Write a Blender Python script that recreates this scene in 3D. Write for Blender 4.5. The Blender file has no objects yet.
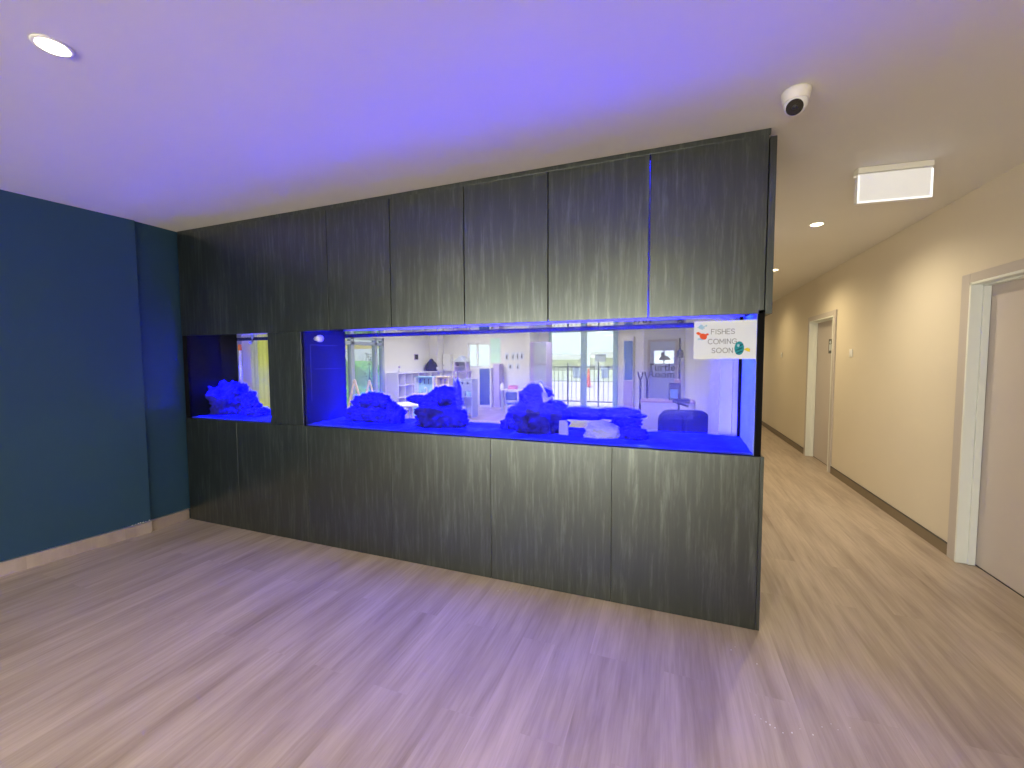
import bpy, bmesh, math, random
from mathutils import Vector, Matrix, noise

random.seed(7)
PI = math.pi
C = bpy.context.scene.collection
SC = bpy.context.scene

# ------------------------------------------------------------------ camera
F_PX, YAW, PITCH, ROLL = 415.52, 0.36199, 0.056495, -0.004276
EYE = Vector((0, 0, 1.5))
fw = Vector((-math.sin(YAW)*math.cos(PITCH), math.cos(YAW)*math.cos(PITCH), -math.sin(PITCH)))
rt = Vector((math.cos(YAW), math.sin(YAW), 0))
up = rt.cross(fw)
RT = math.cos(ROLL)*rt + math.sin(ROLL)*up
UP = -math.sin(ROLL)*rt + math.cos(ROLL)*up

def ray(px, py):
    return fw*F_PX + RT*(px-512) + UP*(384-py)
def at(px, py, Y):                       # survey: point of the photo on the plane y = Y
    d = ray(px, py); t = (Y-EYE.y)/d.y
    return EYE + d*t
def atx(px, py, X):                      # survey: point of the photo on the plane x = X
    d = ray(px, py); t = (X-EYE.x)/d.x
    return EYE + d*t

cam_data = bpy.data.cameras.new('camera')
cam = bpy.data.objects.new('camera', cam_data); C.objects.link(cam)
cam_data.sensor_fit = 'HORIZONTAL'; cam_data.sensor_width = 36.0
cam_data.lens = F_PX/1024*36.0
cam_data.clip_start = 0.05; cam_data.clip_end = 300
cam.matrix_world = Matrix(((RT.x, UP.x, -fw.x, 0), (RT.y, UP.y, -fw.y, 0), (RT.z, UP.z, -fw.z, 1.5), (0, 0, 0, 1)))
SC.camera = cam

# ------------------------------------------------------------------ materials
def mat(name, col, rough=0.5, spec=0.5, metal=0.0, build=None, emit=None, es=0.0, trans=None):
    m = bpy.data.materials.new(name); m.use_nodes = True
    nt = m.node_tree; b = nt.nodes['Principled BSDF']
    b.inputs['Base Color'].default_value = (*col, 1)
    b.inputs['Roughness'].default_value = rough
    b.inputs['Specular IOR Level'].default_value = spec
    b.inputs['Metallic'].default_value = metal
    if emit:
        b.inputs['Emission Color'].default_value = (*emit, 1); b.inputs['Emission Strength'].default_value = es
    if build: build(nt, b)
    return m
def nd(nt, t, **kw):
    n = nt.nodes.new(t)
    for k, v in kw.items():
        if k in n.inputs: n.inputs[k].default_value = v
        else: setattr(n, k, v)
    return n
def coords(nt, scale, space='Object', rot=(0, 0, 0), loc=(0, 0, 0)):
    t = nd(nt, 'ShaderNodeTexCoord'); mp = nd(nt, 'ShaderNodeMapping')
    mp.inputs['Scale'].default_value = scale; mp.inputs['Rotation'].default_value = rot; mp.inputs['Location'].default_value = loc
    nt.links.new(t.outputs[space], mp.inputs['Vector']); return mp.outputs['Vector']
def ramp(nt, fac, stops):
    r = nd(nt, 'ShaderNodeValToRGB'); e = r.color_ramp.elements
    while len(e) < len(stops): e.new(0.5)
    for el, (p, c) in zip(e, stops):
        el.position = p; el.color = (*c, 1) if len(c) == 3 else c
    nt.links.new(fac, r.inputs['Fac']); return r.outputs['Color']
def mixc(nt, a, b, fac, mode='MIX'):
    m = nd(nt, 'ShaderNodeMix', data_type='RGBA', blend_type=mode)
    for sock, v in ((m.inputs[6], a), (m.inputs[7], b), (m.inputs[0], fac)):
        if hasattr(v, 'links') or isinstance(v, bpy.types.NodeSocket): nt.links.new(v, sock)
        elif isinstance(v, (int, float)): sock.default_value = v
        else: sock.default_value = (*v, 1)
    return m.outputs[2]
def bump(nt, b, h, strength=0.2, dist=0.002):
    n = nd(nt, 'ShaderNodeBump', Strength=strength, Distance=dist)
    nt.links.new(h, n.inputs['Height']); nt.links.new(n.outputs['Normal'], b.inputs['Normal'])

def floor_nodes(nt, b):
    v = coords(nt, (1, 1, 1), rot=(0, 0, PI/2))
    br = nd(nt, 'ShaderNodeTexBrick', offset=0.37, squash=1.0)
    br.inputs['Scale'].default_value = 1.0; br.inputs['Brick Width'].default_value = 1.5; br.inputs['Row Height'].default_value = 0.18
    br.inputs['Mortar Size'].default_value = 0.0006; br.inputs['Mortar Smooth'].default_value = 0.3; br.inputs['Bias'].default_value = 0.0
    br.inputs['Color1'].default_value = (0.2, 0.2, 0.2, 1); br.inputs['Color2'].default_value = (0.8, 0.8, 0.8, 1)
    br.inputs['Mortar'].default_value = (0.3, 0.3, 0.3, 1)
    nt.links.new(v, br.inputs['Vector'])
    # grain runs along the plank; every plank shifts it
    tc = nd(nt, 'ShaderNodeTexCoord'); mp = nd(nt, 'ShaderNodeMapping'); mp.inputs['Scale'].default_value = (13, 1.3, 1)
    add = nd(nt, 'ShaderNodeVectorMath', operation='MULTIPLY_ADD'); add.inputs[1].default_value = (7.0, 13.0, 3.0)
    nt.links.new(br.outputs['Color'], add.inputs[0]); nt.links.new(tc.outputs['Object'], add.inputs[2])
    nt.links.new(add.outputs[0], mp.inputs['Vector'])
    n1 = nd(nt, 'ShaderNodeTexNoise', Scale=1.0, Detail=5.0, Roughness=0.62, Distortion=0.35); nt.links.new(mp.outputs['Vector'], n1.inputs['Vector'])
    mp2 = nd(nt, 'ShaderNodeMapping'); mp2.inputs['Scale'].default_value = (70, 3.0, 1); nt.links.new(add.outputs[0], mp2.inputs['Vector'])
    n2 = nd(nt, 'ShaderNodeTexNoise', Scale=1.0, Detail=3.0, Roughness=0.6); nt.links.new(mp2.outputs['Vector'], n2.inputs['Vector'])
    mp3 = nd(nt, 'ShaderNodeMapping'); mp3.inputs['Scale'].default_value = (6, 0.75, 1); nt.links.new(tc.outputs['Object'], mp3.inputs['Vector'])
    n3 = nd(nt, 'ShaderNodeTexNoise', Scale=1.0, Detail=3.0, Roughness=0.55); nt.links.new(mp3.outputs['Vector'], n3.inputs['Vector'])
    c = ramp(nt, n1.outputs['Fac'], [(0.24, (0.31, 0.25, 0.215)), (0.42, (0.41, 0.34, 0.295)), (0.58, (0.47, 0.395, 0.35)), (0.8, (0.52, 0.445, 0.395))])
    c = mixc(nt, c, ramp(nt, n2.outputs['Fac'], [(0.3, (0.74, 0.72, 0.71)), (0.6, (1, 1, 1))]), 0.55, 'MULTIPLY')
    c = mixc(nt, c, ramp(nt, n3.outputs['Fac'], [(0.32, (0.76, 0.73, 0.71)), (0.55, (1, 1, 1))]), 0.75, 'MULTIPLY')
    c = mixc(nt, c, ramp(nt, br.outputs['Color'], [(0.2, (0.90, 0.89, 0.88)), (0.8, (1.04, 1.03, 1.02))]), 0.8, 'MULTIPLY')
    nt.links.new(c, b.inputs['Base Color'])
    bump(nt, b, n2.outputs['Fac'], 0.12, 0.001)
def laminate_nodes(nt, b):
    oi = nd(nt, 'ShaderNodeObjectInfo'); tc = nd(nt, 'ShaderNodeTexCoord')
    off = nd(nt, 'ShaderNodeVectorMath', operation='MULTIPLY_ADD'); off.inputs[1].default_value = (11.0, 3.0, 17.0)
    cx = nd(nt, 'ShaderNodeCombineXYZ')
    for k in range(3): nt.links.new(oi.outputs['Random'], cx.inputs[k])
    nt.links.new(cx.outputs[0], off.inputs[0]); nt.links.new(tc.outputs['Object'], off.inputs[2])
    def mapped(s):
        mp = nd(nt, 'ShaderNodeMapping'); mp.inputs['Scale'].default_value = s; nt.links.new(off.outputs[0], mp.inputs['Vector']); return mp.outputs['Vector']
    # cathedral figure: distorted rings drawn out along the height
    w = nd(nt, 'ShaderNodeTexWave', wave_type='BANDS', bands_direction='X', wave_profile='SAW')
    w.inputs['Scale'].default_value = 2.6; w.inputs['Distortion'].default_value = 9.0; w.inputs['Detail'].default_value = 3.0
    w.inputs['Detail Scale'].default_value = 1.3; w.inputs['Detail Roughness'].default_value = 0.6
    nt.links.new(mapped((1.5, 1.5, 0.30)), w.inputs['Vector'])
    n1 = nd(nt, 'ShaderNodeTexNoise', Scale=1.0, Detail=6.0, Roughness=0.7, Distortion=0.2); nt.links.new(mapped((34, 34, 2.6)), n1.inputs['Vector'])
    n2 = nd(nt, 'ShaderNodeTexNoise', Scale=1.0, Detail=3.0, Roughness=0.6); nt.links.new(mapped((6, 6, 0.6)), n2.inputs['Vector'])
    n3 = nd(nt, 'ShaderNodeTexNoise', Scale=1.0, Detail=2.0, Roughness=0.6); nt.links.new(mapped((150, 150, 22)), n3.inputs['Vector'])
    c = ramp(nt, n1.outputs['Fac'], [(0.30, (0.001, 0.0016, 0.0016)), (0.5, (0.003, 0.0038, 0.0038)), (0.66, (0.014, 0.017, 0.0165)), (0.8, (0.03, 0.035, 0.034))])
    c = mixc(nt, c, ramp(nt, w.outputs['Fac'], [(0.0, (0.72, 0.73, 0.72)), (0.75, (1.0, 1.0, 1.0)), (1.0, (1.3, 1.3, 1.28))]), 0.85, 'MULTIPLY')
    c = mixc(nt, c, ramp(nt, n2.outputs['Fac'], [(0.3, (0.75, 0.76, 0.75)), (0.7, (1.2, 1.2, 1.18))]), 0.9, 'MULTIPLY')
    c = mixc(nt, c, ramp(nt, n3.outputs['Fac'], [(0.3, (0.75, 0.75, 0.75)), (0.7, (1.2, 1.2, 1.2))]), 0.7, 'MULTIPLY')
    nt.links.new(c, b.inputs['Base Color'])
    b.inputs['Specular Tint'].default_value = (0.88, 1.0, 0.98, 1)
    bw = nd(nt, 'ShaderNodeRGBToBW'); nt.links.new(c, bw.inputs[0])
    mr = nd(nt, 'ShaderNodeMapRange'); mr.inputs['From Min'].default_value = 0.002; mr.inputs['From Max'].default_value = 0.022
    mr.inputs['To Min'].default_value = 1.45; mr.inputs['To Max'].default_value = 2.35
    nt.links.new(bw.outputs[0], mr.inputs['Value']); nt.links.new(mr.outputs[0], b.inputs['Specular IOR Level'])
    bump(nt, b, n1.outputs['Fac'], 0.25, 0.001)
def paint_nodes(amount=0.06, scale=90):
    def f(nt, b):
        n = nd(nt, 'ShaderNodeTexNoise', Scale=scale, Detail=2.0); nt.links.new(coords(nt, (1, 1, 1)), n.inputs['Vector'])
        col = tuple(b.inputs['Base Color'].default_value)[:3]
        n2 = nd(nt, 'ShaderNodeTexNoise', Scale=1.3, Detail=3.0); nt.links.new(coords(nt, (1, 1, 1)), n2.inputs['Vector'])
        c = ramp(nt, n2.outputs['Fac'], [(0.3, tuple(x*(1-amount) for x in col)), (0.7, tuple(min(1, x*(1+amount)) for x in col))])
        nt.links.new(c, b.inputs['Base Color']); bump(nt, b, n.outputs['Fac'], 0.08, 0.001)
    return f
def rock_nodes(nt, b):
    v = coords(nt, (1, 1, 1))
    n = nd(nt, 'ShaderNodeTexNoise', Scale=16, Detail=5.0, Roughness=0.65); nt.links.new(v, n.inputs['Vector'])
    n2 = nd(nt, 'ShaderNodeTexNoise', Scale=90, Detail=3.0); nt.links.new(v, n2.inputs['Vector'])
    c = ramp(nt, n.outputs['Fac'], [(0.3, (0.010, 0.006, 0.05)), (0.45, (0.018, 0.014, 0.24)), (0.6, (0.022, 0.02, 0.34)), (0.75, (0.05, 0.018, 0.14))])  # tank LED blue put into the rock colour; the reddish stop is crust
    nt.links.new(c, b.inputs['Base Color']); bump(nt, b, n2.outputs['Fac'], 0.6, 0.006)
def sand_nodes(nt, b):
    v = coords(nt, (1, 1, 1))
    n = nd(nt, 'ShaderNodeTexNoise', Scale=6, Detail=4.0); nt.links.new(v, n.inputs['Vector'])
    n2 = nd(nt, 'ShaderNodeTexNoise', Scale=160, Detail=2.0); nt.links.new(v, n2.inputs['Vector'])
    c = ramp(nt, n.outputs['Fac'], [(0.35, (0.55, 0.52, 0.48)), (0.7, (0.8, 0.78, 0.74))])
    nt.links.new(c, b.inputs['Base Color']); bump(nt, b, n2.outputs['Fac'], 0.4, 0.004)
def led_blue_sand_nodes(nt, b):
    v = coords(nt, (1, 1, 1))
    n = nd(nt, 'ShaderNodeTexNoise', Scale=7, Detail=4.0); nt.links.new(v, n.inputs['Vector'])
    n2 = nd(nt, 'ShaderNodeTexNoise', Scale=160, Detail=2.0); nt.links.new(v, n2.inputs['Vector'])
    c = ramp(nt, n.outputs['Fac'], [(0.35, (0.03, 0.035, 0.66)), (0.6, (0.04, 0.06, 0.74)), (0.75, (0.10, 0.18, 0.80))])  # tank LED blue put into the sand colour, cyan stop as its highlights
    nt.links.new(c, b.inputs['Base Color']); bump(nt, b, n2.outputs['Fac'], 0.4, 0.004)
def pane_mat(name, tint, gloss=0.08, veil=0.0, rough=0.0):
    """Clear sheet: straight-through glass, mirror sheen, and a thin dull film standing in for light scattered by the water."""
    m = bpy.data.materials.new(name); m.use_nodes = True; nt = m.node_tree; nt.nodes.clear()
    out = nd(nt, 'ShaderNodeOutputMaterial'); tr = nd(nt, 'ShaderNodeBsdfTransparent'); gl = nd(nt, 'ShaderNodeBsdfGlossy')
    tr.inputs['Color'].default_value = (*tint, 1); gl.inputs['Roughness'].default_value = rough
    fr = nd(nt, 'ShaderNodeFresnel', IOR=1.45); mul = nd(nt, 'ShaderNodeMath', operation='MULTIPLY'); mul.inputs[1].default_value = gloss
    nt.links.new(fr.outputs[0], mul.inputs[0])
    mx = nd(nt, 'ShaderNodeMixShader'); nt.links.new(mul.outputs[0], mx.inputs[0]); nt.links.new(tr.outputs[0], mx.inputs[1]); nt.links.new(gl.outputs[0], mx.inputs[2])
    last = mx.outputs[0]
    if veil > 0:
        df = nd(nt, 'ShaderNodeBsdfDiffuse'); tl = nd(nt, 'ShaderNodeBsdfTranslucent')
        for s in (df, tl): s.inputs['Color'].default_value = (0.85, 0.85, 0.85, 1)
        h = nd(nt, 'ShaderNodeMixShader'); h.inputs[0].default_value = 0.5
        nt.links.new(df.outputs[0], h.inputs[1]); nt.links.new(tl.outputs[0], h.inputs[2])
        f = nd(nt, 'ShaderNodeMixShader'); f.inputs[0].default_value = veil
        nt.links.new(last, f.inputs[1]); nt.links.new(h.outputs[0], f.inputs[2]); last = f.outputs[0]
    nt.links.new(last, out.inputs[0]); return m
def cloth_mat(name, col, through=0.5):
    m = bpy.data.materials.new(name); m.use_nodes = True; nt = m.node_tree; nt.nodes.clear()
    out = nd(nt, 'ShaderNodeOutputMaterial'); df = nd(nt, 'ShaderNodeBsdfDiffuse'); tl = nd(nt, 'ShaderNodeBsdfTranslucent')
    for s in (df, tl): s.inputs['Color'].default_value = (*col, 1)
    h = nd(nt, 'ShaderNodeMixShader'); h.inputs[0].default_value = through
    nt.links.new(df.outputs[0], h.inputs[1]); nt.links.new(tl.outputs[0], h.inputs[2]); nt.links.new(h.outputs[0], out.inputs[0]); return m

M = {}
M['floor'] = mat('oak_vinyl', (0.45, 0.36, 0.29), 0.42, 0.4, build=floor_nodes)
M['laminate'] = mat('charcoal_laminate', (0.06, 0.065, 0.06), 0.31, 0.5, build=laminate_nodes)
M['carcass'] = mat('black_board', (0.012, 0.012, 0.013), 0.6, 0.3)
M['hood'] = mat('white_melamine', (0.75, 0.75, 0.76), 0.5, 0.4)
M['blue_wall'] = mat('navy_paint', (0.026, 0.072, 0.128), 0.55, 0.3, build=paint_nodes(0.05))
M['beige'] = mat('beige_paint', (0.66, 0.60, 0.52), 0.6, 0.3, build=paint_nodes(0.02))
M['white_wall'] = mat('white_paint', (0.74, 0.73, 0.70), 0.6, 0.3, build=paint_nodes(0.02))
M['ceiling'] = mat('ceiling_paint', (0.72, 0.70, 0.68), 0.8, 0.2, build=paint_nodes(0.015))
M['trim'] = mat('frame_grey', (0.50, 0.46, 0.46), 0.45, 0.4)
M['jamb'] = mat('frame_white', (0.76, 0.80, 0.79), 0.4, 0.5)
M['door'] = mat('door_leaf', (0.52, 0.47, 0.47), 0.4, 0.45, build=paint_nodes(0.02))
M['skirt'] = mat('brown_skirting', (0.20, 0.155, 0.11), 0.5, 0.4)
M['alu'] = mat('aluminium', (0.55, 0.57, 0.62), 0.35, 0.5, 0.9)
M['white'] = mat('white_plastic', (0.80, 0.80, 0.79), 0.35, 0.5)
M['cream'] = mat('cream_plastic', (0.78, 0.76, 0.68), 0.35, 0.5)
M['black'] = mat('black_plastic', (0.012, 0.012, 0.014), 0.3, 0.5)
M['lens'] = mat('lens_glass', (0.01, 0.01, 0.012), 0.08, 0.6)
M['diffuser'] = mat('diffuser', (0.78, 0.78, 0.78), 0.5, 0.3, emit=(1, 1, 1), es=0.26)
M['rimlit'] = mat('lit_edge', (0.85, 0.85, 0.85), 0.4, 0.4, emit=(1, 1, 1), es=0.9)
M['lamp'] = mat('lamp_glow', (1, 1, 1), 0.5, 0.2, emit=(1.0, 0.84, 0.56), es=9.0)
M['silicone'] = mat('black_silicone', (0.003, 0.003, 0.004), 0.6, 0.08)
M['end_film'] = None
M['weir'] = mat('led_blue_acrylic', (0.008, 0.008, 0.10), 0.4, 0.2)  # dark panel with the blue of the tank LEDs put into its colour
M['seam'] = mat('dull_seam', (0.06, 0.06, 0.22), 0.5, 0.2)
M['small_end'] = mat('black_acrylic', (0.003, 0.003, 0.005), 0.4, 0.1)
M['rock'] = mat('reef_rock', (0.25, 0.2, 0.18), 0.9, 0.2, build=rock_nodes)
M['pale_rock_and_glare'] = mat('pale_coral_and_glare', (0.34, 0.34, 0.36), 0.9, 0.2, build=paint_nodes(0.25))  # coral, and the pale shapes that stand in for a glass reflection
M['sand'] = mat('led_blue_sand', (0.16, 0.17, 0.62), 0.95, 0.1, build=led_blue_sand_nodes)
M['front_glass'] = pane_mat('tank_glass_front', (0.97, 0.98, 1.0), 0.06, 0.001)
M['back_glass'] = pane_mat('tank_glass_back', (0.96, 0.97, 1.0), 0.08, 0.015)
M['water'] = pane_mat('water_surface', (0.97, 0.98, 1.0), 1.0, 0.0, 0.03)
for n_ in M['water'].node_tree.nodes:
    if n_.bl_idname == 'ShaderNodeFresnel': n_.inputs['IOR'].default_value = 1.33
M['window_glass'] = pane_mat('window_glass', (0.93, 0.97, 0.95), 0.6, 0.0)
M['paper'] = mat('paper', (0.68, 0.74, 0.83), 0.7, 0.2)
M['ink'] = mat('grey_ink', (0.17, 0.20, 0.24), 0.7, 0.2)
M['orange'] = mat('orange_print', (0.72, 0.10, 0.03), 0.7, 0.2)
M['orange2'] = mat('orange_plastic', (0.85, 0.22, 0.05), 0.5, 0.3)
M['splash'] = mat('pale_blue_wash', (0.33, 0.55, 0.72), 0.7, 0.2)
M['teal'] = mat('teal_print', (0.02, 0.27, 0.34), 0.7, 0.2)
M['teal_dark'] = mat('dark_teal_print', (0.01, 0.10, 0.15), 0.7, 0.2)
M['yellow'] = mat('yellow_print', (0.72, 0.58, 0.05), 0.7, 0.2)
M['frame_blue'] = mat('window_frame_grey', (0.36, 0.42, 0.50), 0.4, 0.5)
M['cub'] = mat('white_board', (0.74, 0.73, 0.70), 0.45, 0.4)
M['lilac'] = mat('lilac_board', (0.45, 0.38, 0.62), 0.5, 0.4)
M['pine'] = mat('pale_wood', (0.72, 0.60, 0.40), 0.55, 0.3)
M['butter'] = mat('butter_board', (0.80, 0.70, 0.38), 0.5, 0.3)
M['aqua'] = mat('aqua_board', (0.35, 0.58, 0.62), 0.5, 0.3)
M['grey_toy'] = mat('grey_board', (0.42, 0.46, 0.55), 0.5, 0.3)
M['dark_cloth'] = mat('dark_cloth', (0.035, 0.035, 0.05), 0.85, 0.2)
M['dark_metal'] = mat('dark_metal', (0.03, 0.03, 0.035), 0.4, 0.5)
M['navy_door'] = mat('navy_door', (0.04, 0.08, 0.28), 0.45, 0.4)
M['pink'] = mat('pink_plastic', (0.75, 0.25, 0.35), 0.5, 0.3)
M['pinkwood'] = mat('pink_wood', (0.62, 0.45, 0.45), 0.5, 0.3)
M['mint'] = mat('mint_paper', (0.55, 0.80, 0.66), 0.7, 0.2)
M['turf'] = mat('synthetic_turf', (0.22, 0.55, 0.20), 0.9, 0.1, build=paint_nodes(0.2, 300))
M['concrete'] = mat('pale_concrete', (0.62, 0.56, 0.48), 0.9, 0.1, build=paint_nodes(0.08))
M['field'] = mat('dry_field', (0.50, 0.52, 0.30), 0.95, 0.1, build=paint_nodes(0.15))
M['shed'] = mat('shed_steel', (0.55, 0.56, 0.42), 0.6, 0.3)
M['roof'] = mat('shed_roof', (0.50, 0.50, 0.48), 0.5, 0.3)
M['sail'] = cloth_mat('shade_cloth', (0.80, 0.62, 0.25), 0.5)
M['end_film'] = cloth_mat('frosted_end_film', (0.60, 0.70, 0.85), 0.5)
M['leaf'] = mat('leaf', (0.05, 0.14, 0.06), 0.7, 0.3)
M['blind'] = cloth_mat('blind_fabric', (0.90, 0.90, 0.36), 0.78)
M['blind_grey'] = cloth_mat('blind_fabric_grey', (0.55, 0.60, 0.52), 0.4)
M['fixture'] = mat('fixture_white', (0.8, 0.8, 0.8), 0.4, 0.4)

# ------------------------------------------------------------------ mesh helpers
class MB:
    def __init__(s): s.bm = bmesh.new()
    def box(s, a, b, mtx=None):
        x0, y0, z0 = (min(a[i], b[i]) for i in range(3)); x1, y1, z1 = (max(a[i], b[i]) for i in range(3))
        vs = [s.bm.verts.new(((x0, x1)[i & 1], (y0, y1)[(i >> 1) & 1], (z0, z1)[(i >> 2) & 1])) for i in range(8)]
        for f in ((0, 2, 3, 1), (4, 5, 7, 6), (0, 1, 5, 4), (2, 6, 7, 3), (0, 4, 6, 2), (1, 3, 7, 5)):
            s.bm.faces.new([vs[i] for i in f])
        if mtx: bmesh.ops.transform(s.bm, matrix=mtx, verts=vs)
        return s
    def tube(s, pts, r, seg=10, cap=True):
        pts = [Vector(p) for p in pts]; rs = r if isinstance(r, (list, tuple)) else [r]*len(pts)
        rings = []
        for i, p in enumerate(pts):
            d = (pts[min(i+1, len(pts)-1)] - pts[max(i-1, 0)]).normalized()
            a = d.cross(Vector((0, 0, 1)))
            if a.length < 1e-3: a = d.cross(Vector((1, 0, 0)))
            a.normalize(); b = d.cross(a)
            rings.append([s.bm.verts.new(p + rs[i]*(math.cos(2*PI*k/seg)*a + math.sin(2*PI*k/seg)*b)) for k in range(seg)])
        for u, v in zip(rings, rings[1:]):
            for k in range(seg): s.bm.faces.new((u[k], u[(k+1) % seg], v[(k+1) % seg], v[k]))
        if cap: s.bm.faces.new(rings[0][::-1]); s.bm.faces.new(rings[-1])
        return s
    def lathe(s, prof, axis_m=None, seg=32, closed=True):
        rings = []; allv = []
        for r, z in prof:
            ring = [s.bm.verts.new((r*math.cos(2*PI*k/seg), r*math.sin(2*PI*k/seg), z)) for k in range(seg)] if r > 1e-6 else [s.bm.verts.new((0, 0, z))]
            rings.append(ring); allv += ring
        for u, v in zip(rings, rings[1:]):
            for k in range(seg):
                q = [u[k % len(u)], u[(k+1) % len(u)], v[(k+1) % len(v)], v[k % len(v)]]
                q = list(dict.fromkeys(q))
                if len(q) > 2: s.bm.faces.new(q)
        if closed:
            if len(rings[0]) > 1: s.bm.faces.new(rings[0][::-1])
            if len(rings[-1]) > 1: s.bm.faces.new(rings[-1])
        if axis_m: bmesh.ops.transform(s.bm, matrix=axis_m, verts=allv)
        return s
    def prism(s, poly, a, b, plane='XZ'):
        def P(u, v, w): return (u, w, v) if plane == 'XZ' else ((w, u, v) if plane == 'YZ' else (u, v, w))
        A = [s.bm.verts.new(P(u, v, a)) for u, v in poly]; B = [s.bm.verts.new(P(u, v, b)) for u, v in poly]
        s.bm.faces.new(A); s.bm.faces.new(B[::-1]); n = len(poly)
        for k in range(n): s.bm.faces.new((A[k], B[k], B[(k+1) % n], A[(k+1) % n]))
        return s
    def build(s, name, m, parent=None, loc=(0, 0, 0), bev=0.0, smooth=False, seg=2):
        bm = s.bm
        bmesh.ops.recalc_face_normals(bm, faces=bm.faces)
        me = bpy.data.meshes.new(name); bm.to_mesh(me); bm.free()
        o = bpy.data.objects.new(name, me); C.objects.link(o); me.materials.append(m)
        if parent: o.parent = parent
        o.location = loc
        if smooth:
            for p in me.polygons: p.use_smooth = True
        if bev:
            md = o.modifiers.new('bevel', 'BEVEL'); md.width = bev; md.segments = seg; md.limit_method = 'ANGLE'; md.angle_limit = 0.6
        return o
def tag(o, label, cat, group=None, kind=None):
    o['label'] = label; o['category'] = cat
    if group: o['group'] = group
    if kind: o['kind'] = kind
    return o
def thing(name, loc, label, cat, group=None, rz=0.0):
    o = bpy.data.objects.new(name, None); C.objects.link(o); o.location = loc; o.rotation_euler = (0, 0, rz)
    o.empty_display_size = 0.1
    return tag(o, label, cat, group)
def copy_tree(o, loc, label=None, rz=None, parent=None):
    c = o.copy(); C.objects.link(c)
    if parent: c.parent = parent
    else:
        c.location = loc
        if label: c['label'] = label
        if rz is not None: c.rotation_euler = (0, 0, rz)
    for ch in list(o.children): copy_tree(ch, None, parent=c)
    return c
def struct(o, label=None, cat=None):
    o['kind'] = 'structure'
    if label: o['label'] = label
    if cat: o['category'] = cat
    return o
def B(a, b): return MB().box(a, b)
def lamp(name, kind, loc, power, col, rot=(0, 0, 0), parent=None, **kw):
    l = bpy.data.lights.new(name, kind); l.energy = power; l.color = col
    for k, v in kw.items(): setattr(l, k, v)
    o = bpy.data.objects.new(name, l); C.objects.link(o); o.location = loc; o.rotation_euler = rot
    if parent: o.parent = parent
    return o

# ------------------------------------------------------------------ dimensions
D = 2.553            # front plane of the cabinet
TB = 3.05            # back of the tank
H = 2.7
XR = 0.487           # right end of the cabinet
XL = -4.262          # left end, at the navy wall
XW = 2.014           # beige corridor wall
ZT, ZB = 1.742, 0.974
PX, PY = -7.6, 12.6  # playroom side wall and back wall

# ------------------------------------------------------------------ room shell
struct(B((-9.0, -5.4, -0.1), (2.3, 12.72, 0)).box((0.36, 12.72, -0.1), (2.3, 14.0, 0)).build('floor', M['floor']), 'grey oak plank vinyl floor', 'floor')
struct(B((-9.0, -5.4, H), (2.3, 14.0, H+0.12)).build('ceiling', M['ceiling']), 'smooth white ceiling', 'ceiling')

# navy wall, slightly splayed, with a shallow step before the cabinet
def splay(y): return -4.268 + (y-2.235)*0.128
wl = MB().prism([(splay(-1.3), -1.3), (splay(2.235), 2.235), (-4.9, 2.235), (-4.92, -1.3)], 0.0, H, 'XY')
wl = struct(wl.build('wall_left', M['blue_wall']), 'navy painted wall', 'wall')
struct(B((-4.9, 2.235), (0, 0)) if False else B((-4.9, 2.235, 0), (-4.284, 2.60, H)).build('wall_left_return', M['blue_wall']), 'navy wall strip set back beside the cabinet', 'wall')
sk = MB().prism([(splay(-1.3)+0.012, -1.3), (splay(2.235)+0.012, 2.235), (splay(2.235)+0.0005, 2.235), (splay(-1.3)+0.0005, -1.3)], 0.0, 0.095, 'XY')
sk = struct(sk.build('baseboard_left', M['floor']), 'plank vinyl coved up the foot of the navy wall', 'baseboard')
tr = MB().prism([(splay(-1.3)+0.014, -1.3), (splay(2.235)+0.014, 2.235), (splay(2.235)+0.0005, 2.235), (splay(-1.3)+0.0005, -1.3)], 0.095, 0.103, 'XY')
tr.build('capping_strip', M['alu'], sk)
sk2 = struct(B((-4.2835, 2.235, 0), (-4.272, D-0.002, 0.095)).build('baseboard_left_return', M['floor']), 'plank vinyl coved up behind the step', 'baseboard')
B((-4.2835, 2.235, 0.095), (-4.270, D-0.002, 0.103)).build('capping_strip', M['alu'], sk2)
chips = MB()
for k in range(7):
    yy = 2.10 + 0.019*k + random.uniform(-.005, .005); r = random.uniform(.003, .007)
    chips.tube([(splay(yy)+.0148, yy, 0.106), (splay(yy)+.0148+.001, yy+r, 0.108+r*.5), (splay(yy)+.0148, yy+1.8*r, .107)], [r*.5, r*.8, r*.3], 6)
tag(chips.build('plaster_crumb', M['white']), 'white plaster crumbs on the capping strip at the navy wall step', 'debris', kind='stuff')

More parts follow.
